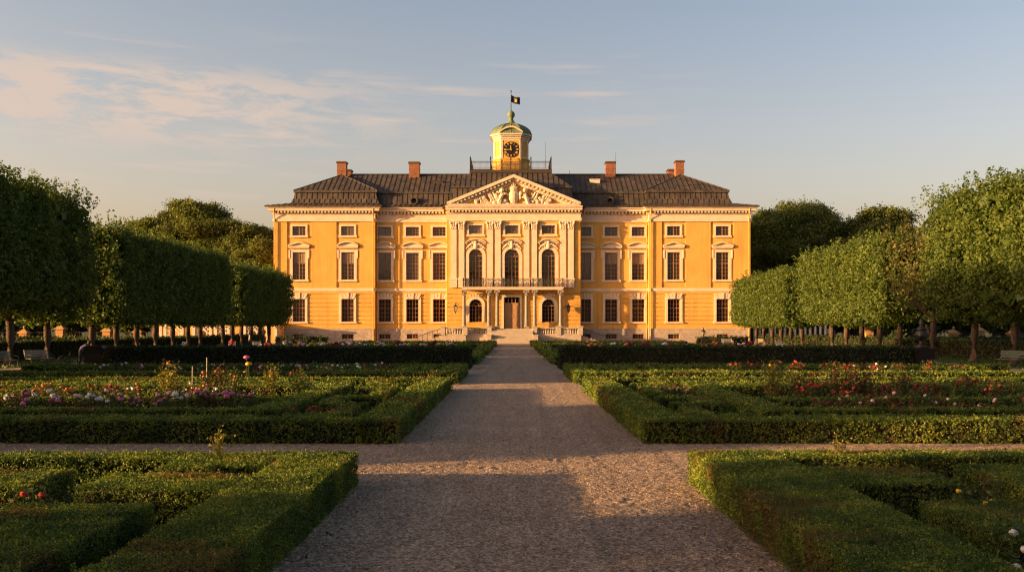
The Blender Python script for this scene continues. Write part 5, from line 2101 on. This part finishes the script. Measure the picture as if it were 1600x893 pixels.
def sprout(x, y, h, label, mat, sc=1.0, z=.4):
    me, tips = foliage_mesh(int(abs(x * 100)), h, .16, mat, .05, 130, 5)
    t = thing('sapling', label, 'plant', (x, y, z), 0)
    put('foliage', me, t)


sprout(-4.15, 14.1, .42, 'golden sprig growing out of the far hedge of the nearest left bed', M['yellow_leaf'])
sprout(4.75, 14.4, .36, 'small sprig standing up from the far hedge of the nearest right bed', M['yellow_leaf'])
sprout(-3.5, 27.6, .75, 'tuft of pale grassy stems in the strip beside the left path hedge', M['yellow_leaf'], z=.016)
sprout(-2.9, 35.2, .85, 'golden tuft near the far left corner of the second bed', M['yellow_leaf'], z=.016)
for x, y, h, c, lb in ((-9.6, 36.0, 1.25, 'pink', 'tall single pink bloom on a long bare stem in the left bed'),
                       (-9.45, 35.7, 1.02, 'yellow', 'tall pale yellow bloom on a bare stem beside the pink one')):
    t = thing('tall_flower', lb, 'flower', (x, y, .016))
    b = MB()
    b.tube([(0, 0, 0), (.02, 0, h * .5), (0, 0, h)], .013, 5)
    b.build('stem', M['rose_leaf'], t)
    o = put('blossom', BM[c], t, (0, 0, h))
    o.scale = (.11, .11, .09)
for x, y, h, lb in ((-10.6, 33.0, 1.05, 'thin bare wooden plant stake left of the crossed one'), (-10.0, 32.6, 1.35, 'wooden stake with a small rose head tied at the top')):
    b = MB((x, y, 0))
    b.tube([(x, y, 0), (x + .01, y, h)], .022, 6)
    b.build('plant_stake', M['teak'], None, (x, y, 0))
    o = bpy.context.scene.objects[-1] if False else [q for q in COL.objects if q.name.startswith('plant_stake')][-1]
    tag(o, lb, 'stake')


# ------------------------------------------------------------------ garden furniture
def bench(loc, rz, label, L_=1.8, mat='teak', legm='teak', group='benches and chairs along the walks'):
    t = thing('garden_bench' if L_ > 1 else 'garden_chair', label, 'bench' if L_ > 1 else 'chair', loc, rz, group)
    b = MB()
    for k in range(5):
        b.box(-L_ / 2, L_ / 2, -.26 + k * .105, -.26 + k * .105 + .08, .42, .45)
    b.build('seat', M[mat], t)
    b = MB()
    for k in range(4):
        z = .52 + k * .115
        y = .27 + k * .035
        b.box(-L_ / 2, L_ / 2, y, y + .03, z, z + .085)
    for x in (-L_ / 2 + .06, L_ / 2 - .06):
        b.tube([(x, .28, .40), (x, .42, .98)], .03, 5)
    b.build('backrest', M[mat], t)
    for x in (-L_ / 2 + .08, L_ / 2 - .08):
        b = MB()
        b.tube([(x, -.24, 0), (x, -.22, .42)], .028, 6)
        b.tube([(x, .34, 0), (x, .26, .42)], .028, 6)
        b.tube([(x, -.24, .40), (x, .28, .40)], .024, 6)
        b.build('leg', M[legm], t)
        b = MB()
        b.tube([(x, -.26, .42), (x, -.26, .64), (x, .0, .67), (x, .33, .66)], .026, 6)
        b.build('armrest', M[legm], t)
    return t


bench((-29.6, 62.4, 0), R(62), 'pale wooden bench with ornate back under the left limes', 1.7, 'teak', 'iron')
bench((-30.0, 59.0, 0), R(80), 'grey slatted bench cut by the left picture edge beside the walk', 1.7, 'green_paint', 'iron')
bench((30.3, 60.5, 0), R(-62), 'grey green slatted bench under the right limes beside the walk', 1.8, 'green_paint', 'iron')
bench((-36 + .6, 104, 0), R(20), 'small white chair seen over the tall left hedge, left of its neighbour', .7, 'white', 'white')
bench((-33.4, 101, 0), R(-15), 'small white chair seen over the tall left hedge, right of its neighbour', .7, 'white', 'white')
bench((-26.6, 104, 0), R(25), 'white garden chair near the seated red figure on the left', .9, 'white', 'white')
bench((28.4, 131, 0), R(10), 'pale bench nearest the right lamp post before the low hedge', 1.5, 'white', 'white')
bench((32.2, 129, 0), R(-30), 'grey chair of the pair before the low hedge at right', .9, 'teak', 'iron')
bench((33.6, 131, 0), R(30), 'second grey chair of the pair, closer to the palace corner', .9, 'teak', 'iron')
bench((28.6, 106, 0), R(10), 'small white chair seen over the tall right hedge', .8, 'white', 'white')


def lamp(loc, label, ped):
    x, y, _ = loc
    t = thing('lamp_post', label, 'lamp', loc, 0, 'lamp posts before the palace')
    b = MB()
    b.box(-.32, .32, -.32, .32, 0, .12)
    b.box(-.26, .26, -.26, .26, .12, .95)
    b.box(-.33, .33, -.33, .33, .95, 1.05)
    b.build('pedestal', M[ped], t)
    b = MB()
    b.lathe(0, 0, [(.16, 1.05), (.08, 1.15), (.06, 1.3), (.10, 1.36), (.17, 1.42)], 8)
    b.build('stem', M['iron'], t)
    b = MB()
    b.lathe(0, 0, [(.17, 1.42), (.30, 1.85)], 6)
    b.build('lantern', M['lampglass'], t)
    b = MB()
    b.lathe(0, 0, [(.36, 1.85), (.34, 1.90), (.22, 2.08), (.09, 2.16), (.05, 2.24), (.09, 2.3), (.02, 2.48)], 6)
    for k in range(6):
        a = k * math.pi / 3
        b.tube([(.175 * math.cos(a), .175 * math.sin(a), 1.41), (.31 * math.cos(a), .31 * math.sin(a), 1.86)], .022, 4)
    b.build('lamp_cap', M['iron'], t)


lamp((SX(412, 141), 141, 0), 'lantern on a brown stone pedestal before the left palace corner', 'terracotta')
lamp((SX(1099, 141), 141, 0), 'lantern on a dark pedestal before the right part of the palace', 'bronze')

# stone pillars along the outer fence
for k, (c, yy, lb) in enumerate(((38, 513, 'ochre stone pillar farthest to the left beyond the lime trunks'), (95, 507, 'ochre stone pillar beside the second left lime trunk'),
                                 (168, 510, 'ochre stone pillar between left lime trunks, above the dark hedge end'), (216, 512, 'broad ochre stone pillar left of the lattice gallery'),
                                 (1357, 507, 'ochre stone pillar standing alone between middle right lime trunks'), (1447, 511, 'ochre stone pillar right behind the dark urn'),
                                 (1490, 514, 'ochre stone pillar hidden partly by the near right lime trunk'), (1530, 510, 'ochre stone pillar between the two near right lime trunks'), (1582, 514, 'ochre stone pillar farthest to the right under the low branch'))):
    Y = 101.6
    x = SX(c, Y)
    t = thing('stone_pillar', lb, 'pillar', (x, Y, 0), 0, 'ochre pillars of the outer fence')
    h = SZ(yy + 6, Y) - .1
    b = MB()
    b.box(-.44, .44, -.44, .44, 0, .25)
    b.box(-.37, .37, -.37, .37, .25, h)
    for q in (.27, .1):
        b.box(-.37 - q * .15, .37 + q * .15, -.37 - q * .15, .37 + q * .15, h - q - .05, h - q)
    b.build('shaft', M['terracotta'], t)
    b = MB()
    b.box(-.5, .5, -.5, .5, h, h + .12)
    b.frustum(0, 0, h + .12, h + .42, .46, .46, .12, .12)
    b.lathe(0, 0, [(.08, h + .42), (.06, h + .5), (.13, h + .6), (.10, h + .72), (.02, h + .8)], 8)
    b.build('cap', M['terracotta'], t)
for s in (-1, 1):
    b = MB((s * 56, 101.6, 0))
    for z in (.5, 1.2, 1.9):
        b.tube([(s * 36.8, 101.6, z), (s * 76, 101.6, z)], .03, 5)
    for k in range(66):
        x = s * (37.2 + .58 * k)
        b.tube([(x, 101.6, 0), (x, 101.6, 2.0)], .018, 4)
    o = b.build('iron_fence', M['iron'], None, (s * 56, 101.6, 0))
    tag(o, f'thin dark iron fence running between the {"left" if s < 0 else "right"} ochre pillars', 'fence')

# urn on its pedestal at the outer end of the right tall hedge
t = thing('pedestal', 'black stone pedestal closing the outer end of the right tall hedge', 'pedestal', (23.55, 56.9, 0))
b = MB()
b.box(-.55, .55, -.45, .45, 0, .16)
b.box(-.47, .47, -.38, .38, .16, 1.06)
b.box(-.56, .56, -.46, .46, 1.06, 1.2)
b.build('block', M['black'], t)
t = thing('garden_urn', 'dark bronze urn with handles and a figure lid on the black pedestal', 'urn', (23.4, 56.9, 1.2))
b = MB()
b.box(-.30, .30, -.30, .30, 0, .08)
b.lathe(0, 0, [(.28, .08), (.24, .13), (.11, .22), (.085, .30), (.13, .34), (.09, .38), (.24, .48), (.34, .66), (.36, .78), (.27, .92), (.25, 1.0), (.33, 1.05), (.33, 1.09)], 16)
b.build('bowl', M['bronze'], t, smooth=True)
b = MB()
b.lathe(0, 0, [(.28, 1.09), (.2, 1.17), (.10, 1.22), (.12, 1.30), (.16, 1.42), (.09, 1.5), (.10, 1.58), (.02, 1.68)], 12)
b.build('lid', M['bronze'], t, smooth=True)
for s in (-1, 1):
    b = MB()
    b.tube([(s * .24, 0, 1.0), (s * .42, 0, 1.08), (s * .52, 0, .92), (s * .46, 0, .74), (s * .34, 0, .68)], .04, 7)
    b.build('handle', M['bronze'], t)
# dark litter container by the cyclist
t = thing('litter_bin', 'dark green cabinet bin at the outer end of the left tall hedge', 'bin', (-24.0, 57.6, 0))
b = MB()
b.box(-.55, .55, -.5, .5, .06, 1.12)
b.box(-.5, .5, -.45, .45, 0, .06)
b.build('body', M['black'], t)
b = MB()
b.extrude_xz([(-.6, 1.12), (.6, 1.12), (.45, 1.32), (-.45, 1.32)], -.55, .55)
b.build('lid', M['black'], t)


# ------------------------------------------------------------------ people
def person(name, label, loc, rz, joints, bones, regions, mats, hair=True, head='head'):
    """one continuous skinned body; joints: name -> (x,y,z,r)"""
    t = thing(name, label, 'person', loc, rz)
    names = list(joints)
    me = bpy.data.meshes.new('body')
    me.from_pydata([joints[n][:3] for n in names], [(names.index(a), names.index(b)) for a, b in bones], [])
    o = bpy.data.objects.new('body', me)
    COL.objects.link(o)
    sk = o.modifiers.new('skin', 'SKIN')
    sk.use_smooth_shade = True
    for i, n in enumerate(names):
        v = me.skin_vertices[0].data[i]
        v.radius = (joints[n][3], joints[n][3])
        v.use_root = n == 'pelvis'
    ss = o.modifiers.new('sub', 'SUBSURF')
    ss.levels = ss.render_levels = 1
    bpy.context.view_layer.update()
    dg = bpy.context.evaluated_depsgraph_get()
    ev = bpy.data.meshes.new_from_object(o.evaluated_get(dg))
    o.modifiers.clear()
    o.data = ev
    ev.name = 'body'
    ev.materials.clear()
    for m_ in mats:
        ev.materials.append(m_)
    segs = [(Vector(joints[a][:3]), Vector(joints[b][:3]), regions.get((a, b), 0)) for a, b in bones]
    for p in ev.polygons:
        best = min(segs, key=lambda q: ((p.center - (q[0] + (q[1] - q[0]) * max(0, min(1, (p.center - q[0]).dot(q[1] - q[0]) / max((q[1] - q[0]).length_squared, 1e-6))))).length))
        p.material_index = best[2]
    o.parent = t
    if hair:
        hx, hy, hz, hr = joints[head]
        b = MB()
        b.ball((hx, hy + .015, hz + .035), hr * 1.16, 10, .95)
        b.build('hair', M['hair'], t, smooth=True)
    return t


B_ = [('pelvis', 'waist'), ('waist', 'chest'), ('chest', 'neck'), ('neck', 'head'),
      ('chest', 'shl'), ('shl', 'ell'), ('ell', 'wrl'), ('wrl', 'hal'), ('chest', 'shr'), ('shr', 'elr'), ('elr', 'wrr'), ('wrr', 'har'),
      ('pelvis', 'hil'), ('hil', 'knl'), ('knl', 'anl'), ('anl', 'tol'), ('pelvis', 'hir'), ('hir', 'knr'), ('knr', 'anr'), ('anr', 'tor')]
REG = {('pelvis', 'waist'): 1, ('waist', 'chest'): 1, ('chest', 'neck'): 1, ('neck', 'head'): 0, ('chest', 'shl'): 1, ('shl', 'ell'): 1, ('ell', 'wrl'): 0, ('wrl', 'hal'): 0,
       ('chest', 'shr'): 1, ('shr', 'elr'): 1, ('elr', 'wrr'): 0, ('wrr', 'har'): 0,
       **{k: 2 for k in (('pelvis', 'hil'), ('hil', 'knl'), ('knl', 'anl'), ('anl', 'tol'), ('pelvis', 'hir'), ('hir', 'knr'), ('knr', 'anr'), ('anr', 'tor'))}}
STAND = dict(pelvis=(0, 0, .95, .13), waist=(0, 0, 1.1, .125), chest=(0, .01, 1.33, .145), neck=(0, .0, 1.5, .055), head=(0, -.02, 1.64, .10),
             shl=(.18, 0, 1.42, .06), ell=(.24, .02, 1.15, .045), wrl=(.25, -.10, .92, .033), hal=(.25, -.14, .83, .035),
             shr=(-.18, 0, 1.42, .06), elr=(-.24, .03, 1.15, .045), wrr=(-.25, -.02, .9, .033), har=(-.25, -.05, .81, .035),
             hil=(.09, 0, .9, .095), knl=(.10, -.06, .5, .062), anl=(.10, .10, .09, .043), tol=(.11, -.08, .04, .035),
             hir=(-.09, 0, .9, .095), knr=(-.10, .02, .5, .062), anr=(-.10, .20, .12, .043), tor=(-.11, .03, .04, .035))
BEND = dict(STAND)
BEND.update(waist=(0, -.06, 1.09, .13), chest=(0, -.27, 1.27, .15), neck=(0, -.41, 1.37, .055), head=(0, -.53, 1.44, .10),
            shl=(.18, -.33, 1.33, .06), ell=(.24, -.45, 1.08, .045), wrl=(.20, -.66, .98, .033), hal=(.19, -.73, .95, .035),
            shr=(-.18, -.33, 1.33, .06), elr=(-.24, -.47, 1.10, .045), wrr=(-.20, -.68, 1.0, .033), har=(-.19, -.75, .97, .035),
            anr=(-.10, .06, .09, .043), tor=(-.11, -.12, .04, .035), anl=(.10, .06, .09, .043), tol=(.11, -.12, .04, .035), knl=(.10, 0, .5, .062), knr=(-.1, 0, .5, .062))
SIT = dict(STAND)
SIT.update({k: (v[0], v[1] + .0, v[2] - .42, v[3]) for k, v in STAND.items() if k in ('pelvis', 'waist', 'chest', 'neck', 'head', 'shl', 'ell', 'wrl', 'hal', 'shr', 'elr', 'wrr', 'har')})
SIT.update(wrl=(.16, -.25, .62, .033), hal=(.12, -.32, .60, .035), wrr=(-.16, -.25, .62, .033), har=(-.12, -.32, .60, .035),
           hil=(.09, -.04, .52, .095), knl=(.11, -.45, .50, .062), anl=(.11, -.42, .09, .043), tol=(.11, -.58, .04, .035),
           hir=(-.09, -.04, .52, .095), knr=(-.11, -.45, .50, .062), anr=(-.11, -.42, .09, .043), tor=(-.11, -.58, .04, .035))
person('person', 'person in dark clothes and blue vest bending beside a bicycle on the left walk', (-26.2, 60.4, 0), R(100), BEND, B_, REG, [M['skin'], M['vest'], M['dark_cloth']])
person('person', 'walking person in a pale grey shirt seen over the tall left hedge', (SX(390, 118), 118, 0), R(-70), STAND, B_, REG, [M['skin'], M['shirt'], M['dark_cloth']])
person('person', 'seated person in red on the white chair beyond the tall left hedge', (SX(362, 104), 104, 0), R(15), SIT, B_, REG, [M['skin'], M['red_cloth'], M['dark_cloth']])
person('person', 'seated person in an orange top farther left beyond the tall hedge', (SX(208, 92), 92, 0), R(-20), SIT, B_, REG, [M['skin'], BLOOM['orange'], M['dark_cloth']])
bench((SX(362, 104), 104.1, 0), R(15), 'white chair carrying the seated person in red', .8, 'white', 'white')
bench((SX(208, 92), 92.1, 0), R(-20), 'white chair carrying the seated person in the orange top', .8, 'white', 'white')

# bicycle
t = thing('bicycle', 'dark bicycle held by the bending person on the left walk', 'bicycle', (-26.3, 59.7, 0), R(20))
for x in (-.54, .54):
    b = MB()
    n = 20
    b.tube([(x + .33 * math.cos(2 * math.pi * k / n), 0, .35 + .33 * math.sin(2 * math.pi * k / n)) for k in range(n + 1)], .032, 6, cap=False)
    w = b.build('wheel', M['rubber'], t)
    b = MB()
    for k in range(9):
        a = math.pi * k / 9
        b.tube([(x - .32 * math.cos(a), 0, .35 - .32 * math.sin(a)), (x + .32 * math.cos(a), 0, .35 + .32 * math.sin(a))], .004, 3)
    b.lathe(x, 0, [(.03, .33), (.03, .37)], 6)
    b.build('spokes', M['iron'], w)
b = MB()
for p, q in (((-.54, 0, .35), (-.05, 0, .32)), ((-.05, 0, .32), (-.2, 0, .82)), ((-.54, 0, .35), (-.19, 0, .78)), ((-.05, 0, .32), (.38, 0, .80)), ((-.19, 0, .78), (.36, 0, .86)), ((.54, 0, .35), (.36, 0, .92))):
    b.tube([p, q], .02, 6)
b.build('frame', M['iron'], t)
b = MB()
b.tube([(.36, 0, .90), (.34, 0, 1.02)], .016, 6)
b.tube([(.26, -.28, 1.03), (.36, -.2, 1.03), (.36, .2, 1.03), (.26, .28, 1.03)], .016, 6)
b.build('handlebar', M['iron'], t)
b = MB()
b.tube([(-.2, 0, .82), (-.21, 0, .93)], .014, 6)
b.frustum(-.22, 0, .93, .98, .14, .05, .13, .08)
b.build('saddle', M['rubber'], t)

# ------------------------------------------------------------------ lattice gallery on the left
GY = 160.0
gx = lambda x: SX(x, GY)
gz = lambda y: SZ(y, GY)
gal = thing('garden_gallery', 'long ochre garden gallery with white lattice panels beside the left palace corner', 'gallery', (gx(345), GY, 0))
go = (gx(345), GY, 0)
LAT = [(259, 284), (304, 328), (338, 356), (383, 406)]
b = MB(go)
edges = [249] + [v for p in LAT for v in p] + [436]
for k in range(0, len(edges), 2):
    b.box(gx(edges[k]), gx(edges[k + 1]), GY, GY + .3, 0, gz(504))
b.box(gx(249), gx(436), GY + 1.9, GY + 2.1, 0, gz(504.2))
b.box(gx(433.5), gx(436), GY + .3, YP, 0, gz(504.1))
b.build('wall', M['gallery'], gal)
b = MB(go)
b.box(gx(248), gx(437), GY - .18, GY + .5, gz(504), gz(501.6))
for c in (251, 258, 285, 303, 329, 337, 357, 382, 407, 418, 431):
    b.box(gx(c) - .22, gx(c) + .22, GY - .12, GY + .02, 0, gz(504))
b.build('cornice', M['cream'], gal)
for xa, xb in LAT:
    b = MB(go)
    x0, x1, z1 = gx(xa), gx(xb), gz(504.2)
    w = x1 - x0
    xm = (x0 + x1) / 2
    zc, rr = 1.35, w * .27
    b.box(x0, x0 + .12, GY + .02, GY + .12, 0, z1)
    b.box(x1 - .12, x1, GY + .02, GY + .12, 0, z1)
    b.box(x0 + .12, x1 - .12, GY + .02, GY + .12, z1 - .12, z1)
    n = 14
    for k in range(n):
        a0, a1 = math.pi * k / n, math.pi * (k + 1) / n
        b.extrude_xz([(xm + rr * math.cos(a0), zc + rr * math.sin(a0)), (xm + (rr + .14) * math.cos(a0), zc + (rr + .14) * math.sin(a0)),
                      (xm + (rr + .14) * math.cos(a1), zc + (rr + .14) * math.sin(a1)), (xm + rr * math.cos(a1), zc + rr * math.sin(a1))], GY + .0, GY + .13)
    for sgn in (-1, 1):
        b.box(xm + sgn * rr, xm + sgn * (rr + .14), GY, GY + .13, 0, zc)
        yoff = .03 * sgn
        for k in range(-9, 12):
            c0 = x0 + k * .62
            # strips on the diagonal, kept off the arch
            pts = []
            for q in range(29):
                z = z1 * q / 28
                x = c0 + (z if sgn > 0 else z1 - z)
                inside = x0 + .1 < x < x1 - .1 and not (abs(x - xm) < rr + .05 and z < zc) and (x - xm) ** 2 + (z - zc) ** 2 > (rr + .05) ** 2
                if inside:
                    pts.append((x, z))
                if (not inside or q == 28) and len(pts) >= 2:
                    (xa_, za_), (xb_, zb_) = pts[0], pts[-1]
                    b.tube([(xa_, GY + .07 + yoff, za_), (xb_, GY + .07 + yoff, zb_)], .075, 4)
                if not inside:
                    pts = []
    b.build('lattice_panel', M['white'], gal)

# white colonnade on the right
CY = 172.0
col = thing('colonnade', 'low white colonnade with a flat roof behind the right far limes', 'colonnade', (SX(1240, CY), CY, 0))
co = (SX(1240, CY), CY, 0)
b = MB(co)
b.box(SX(1176, CY), SX(1300, CY), CY - .5, CY + 3, SZ(505, CY), SZ(500.5, CY))
b.build('roof', M['white'], col)
b = MB(co)
b.box(SX(1176, CY), SX(1300, CY), CY + 2.6, CY + 2.9, 0, SZ(505, CY) - .01)
b.build('rear_wall', M['bronze'], col)
for k in range(16):
    x = SX(1179 + k * 7.9, CY)
    b = MB(co)
    b.lathe(x, CY, [(.30, 0), (.24, .2), (.2, SZ(505, CY) - .25), (.28, SZ(505, CY) - .01)], 8)
    b.build('column', M['white'], col)

# ------------------------------------------------------------------ light, sky, camera
EL, AZ = R(8.2), R(72)          # the sun stands low, left of and behind the viewer
sd = Vector((-math.sin(AZ) * math.cos(EL), -math.cos(AZ) * math.cos(EL), math.sin(EL)))
sun = bpy.data.lights.new('sun', 'SUN')
sun.energy = 5.0
sun.angle = R(0.53)
sun.color = (1.0, 0.57, 0.225)
so = bpy.data.objects.new('sun', sun)
COL.objects.link(so)
so.rotation_euler = (-sd).to_track_quat('-Z', 'Y').to_euler()

CLOUD = (2.95, 2.36, 1.98, 1)
w = bpy.data.worlds.new('World')
SC.world = w
w.use_nodes = True
nt = w.node_tree
for n_ in list(nt.nodes):
    nt.nodes.remove(n_)
L = nt.links.new
out = nt.nodes.new('ShaderNodeOutputWorld')
bg = nt.nodes.new('ShaderNodeBackground')
sky = nt.nodes.new('ShaderNodeTexSky')
sky.sky_type = 'NISHITA'
sky.sun_disc = False
sky.sun_elevation = EL
sky.sun_rotation = math.pi + AZ
sky.altitude = 50
sky.air_density = 1.0
sky.dust_density = 4.0
sky.ozone_density = 1.6
bg.inputs['Strength'].default_value = SKY_STRENGTH = 0.09
# thin pink cloud: noise on a flat cloud layer far overhead
tc = nt.nodes.new('ShaderNodeTexCoord')
sep = nt.nodes.new('ShaderNodeSeparateXYZ')
L(tc.outputs['Generated'], sep.inputs[0])


def mth(op, a, b=None, c=None):
    n_ = nt.nodes.new('ShaderNodeMath')
    n_.operation = op
    for i, v in enumerate((a, b, c)):
        if v is None: continue
        if isinstance(v, (int, float)):
            n_.inputs[i].default_value = v
        else:
            L(v, n_.inputs[i])
    return n_.outputs[0]


def mrange(v, a, b):
    n_ = nt.nodes.new('ShaderNodeMapRange')
    n_.interpolation_type = 'SMOOTHSTEP'
    L(v, n_.inputs[0])
    n_.inputs[1].default_value = a
    n_.inputs[2].default_value = b
    return n_.outputs[0]


zpos = mth('MAXIMUM', sep.outputs[2], 0.02)
px_ = mth('DIVIDE', sep.outputs[0], zpos)
py_ = mth('DIVIDE', sep.outputs[1], zpos)
azi = mth('ARCTAN2', sep.outputs[0], sep.outputs[1])
ele = mth('ARCSINE', sep.outputs[2])
com = nt.nodes.new('ShaderNodeCombineXYZ')
L(mth('MULTIPLY', azi, 2.6), com.inputs[0])
L(mth('MULTIPLY', mth('ADD', ele, mth('MULTIPLY', azi, .03)), 11.0), com.inputs[1])
n1 = nt.nodes.new('ShaderNodeTexNoise')
n1.inputs['Scale'].default_value = 4.6
n1.inputs['Detail'].default_value = 9
n1.inputs['Roughness'].default_value = .70
n1.inputs['Distortion'].default_value = .35
L(com.outputs[0], n1.inputs['Vector'])
n2 = nt.nodes.new('ShaderNodeTexNoise')
n2.inputs['Scale'].default_value = 1.1
n2.inputs['Detail'].default_value = 3
L(com.outputs[0], n2.inputs['Vector'])
body = mrange(mth('ADD', mth('MULTIPLY', n1.outputs['Fac'], .95), mth('MULTIPLY', n2.outputs['Fac'], .35)), .57, .73)
ub = mth('MULTIPLY', mrange(ele, .15, .20), mth('SUBTRACT', 1.0, mrange(ele, .225, .258)))
lf = mth('SUBTRACT', 1.0, mrange(azi, -.34, .0))
cl = mth('MULTIPLY', mth('MULTIPLY', body, ub), lf)
# long flat streaks
com2 = nt.nodes.new('ShaderNodeCombineXYZ')
L(mth('MULTIPLY', azi, 3.2), com2.inputs[0])
L(mth('MULTIPLY', mth('ADD', ele, mth('MULTIPLY', azi, .02)), 42), com2.inputs[1])
n3 = nt.nodes.new('ShaderNodeTexNoise')
n3.inputs['Scale'].default_value = 1.6
n3.inputs['Detail'].default_value = 7
n3.inputs['Roughness'].default_value = .55
L(com2.outputs[0], n3.inputs['Vector'])
streak = mth('MULTIPLY', mrange(n3.outputs['Fac'], .52, .78), mth('MULTIPLY', mrange(ele, .09, .15), mth('SUBTRACT', 1.0, mrange(ele, .25, .29))))
streak = mth('MULTIPLY', streak, mth('SUBTRACT', 1.0, mrange(azi, .06, .26)))
mask = mth('MINIMUM', mth('ADD', mth('MULTIPLY', cl, .95), mth('MULTIPLY', streak, .7)), .9)
grade = nt.nodes.new('ShaderNodeMix')
grade.data_type = 'RGBA'
grade.blend_type = 'MULTIPLY'
grade.inputs[0].default_value = 1
L(sky.outputs[0], grade.inputs[6])
gr = nt.nodes.new('ShaderNodeValToRGB')
# evening haze: pale and warm low down, clear and dim overhead
stops = [(0.0, (2.3, 1.58, 1.30)), (0.10, (2.06, 1.48, 1.27)), (0.20, (1.74, 1.38, 1.24)), (0.45, (.95, .80, .70)), (1.0, (.62, .52, .46))]
while len(gr.color_ramp.elements) < len(stops):
    gr.color_ramp.elements.new(.5)
for e_, (p_, c_) in zip(gr.color_ramp.elements, stops):
    e_.position = p_
    e_.color = (c_[0] / 3, c_[1] / 3, c_[2] / 3, 1)
L(mth('DIVIDE', ele, math.pi / 2), gr.inputs[0])
sc3 = nt.nodes.new('ShaderNodeVectorMath')
sc3.operation = 'SCALE'
sc3.inputs['Scale'].default_value = 3.0
L(gr.outputs[0], sc3.inputs[0])
west = nt.nodes.new('ShaderNodeMix')
west.data_type = 'RGBA'
L(mth('SUBTRACT', 1.0, mrange(azi, -.55, .30)), west.inputs[0])
west.inputs[6].default_value = (.84, .83, .85, 1)
west.inputs[7].default_value = (.985, .955, .93, 1)
warm = nt.nodes.new('ShaderNodeVectorMath')
warm.operation = 'MULTIPLY'
L(sc3.outputs[0], warm.inputs[0])
L(west.outputs[2], warm.inputs[1])
L(warm.outputs[0], grade.inputs[7])
mixc = nt.nodes.new('ShaderNodeMix')
mixc.data_type = 'RGBA'
L(mask, mixc.inputs[0])
L(grade.outputs[2], mixc.inputs[6])
mixc.inputs[7].default_value = CLOUD
L(mixc.outputs[2], bg.inputs[0])
L(bg.outputs[0], out.inputs[0])

cam = bpy.data.cameras.new('camera')
cam.sensor_width = 36
cam.lens = F / 1600 * 36
cam.shift_y = (513 - 446.5) / 1600
cam.clip_end = 6000
cam.clip_start = .1
cob = bpy.data.objects.new('camera', cam)
COL.objects.link(cob)
cob.location = (0, 0, EYE)
cob.rotation_euler = (R(90), 0, 0)
SC.camera = cob

SC.render.engine = 'CYCLES'
SC.cycles.use_denoising = True
SC.cycles.denoiser = 'OPENIMAGEDENOISE'
SC.cycles.denoising_input_passes = 'RGB_ALBEDO_NORMAL'
SC.cycles.denoising_prefilter = 'NONE'
SC.cycles.use_adaptive_sampling = False
SC.cycles.pixel_filter_type = 'BLACKMAN_HARRIS'
SC.cycles.filter_width = 1.2
SC.cycles.sample_clamp_indirect = 4.0
SC.cycles.max_bounces = 6
SC.cycles.diffuse_bounces = 3
SC.cycles.transmission_bounces = 3
SC.cycles.caustics_reflective = False
SC.cycles.caustics_refractive = False
vs = SC.view_settings
SC.display_settings.display_device = 'sRGB'
vs.view_transform = 'Standard'
vs.look = 'None'
vs.gamma = 1
vs.use_curve_mapping = False
vs.exposure = 1.45
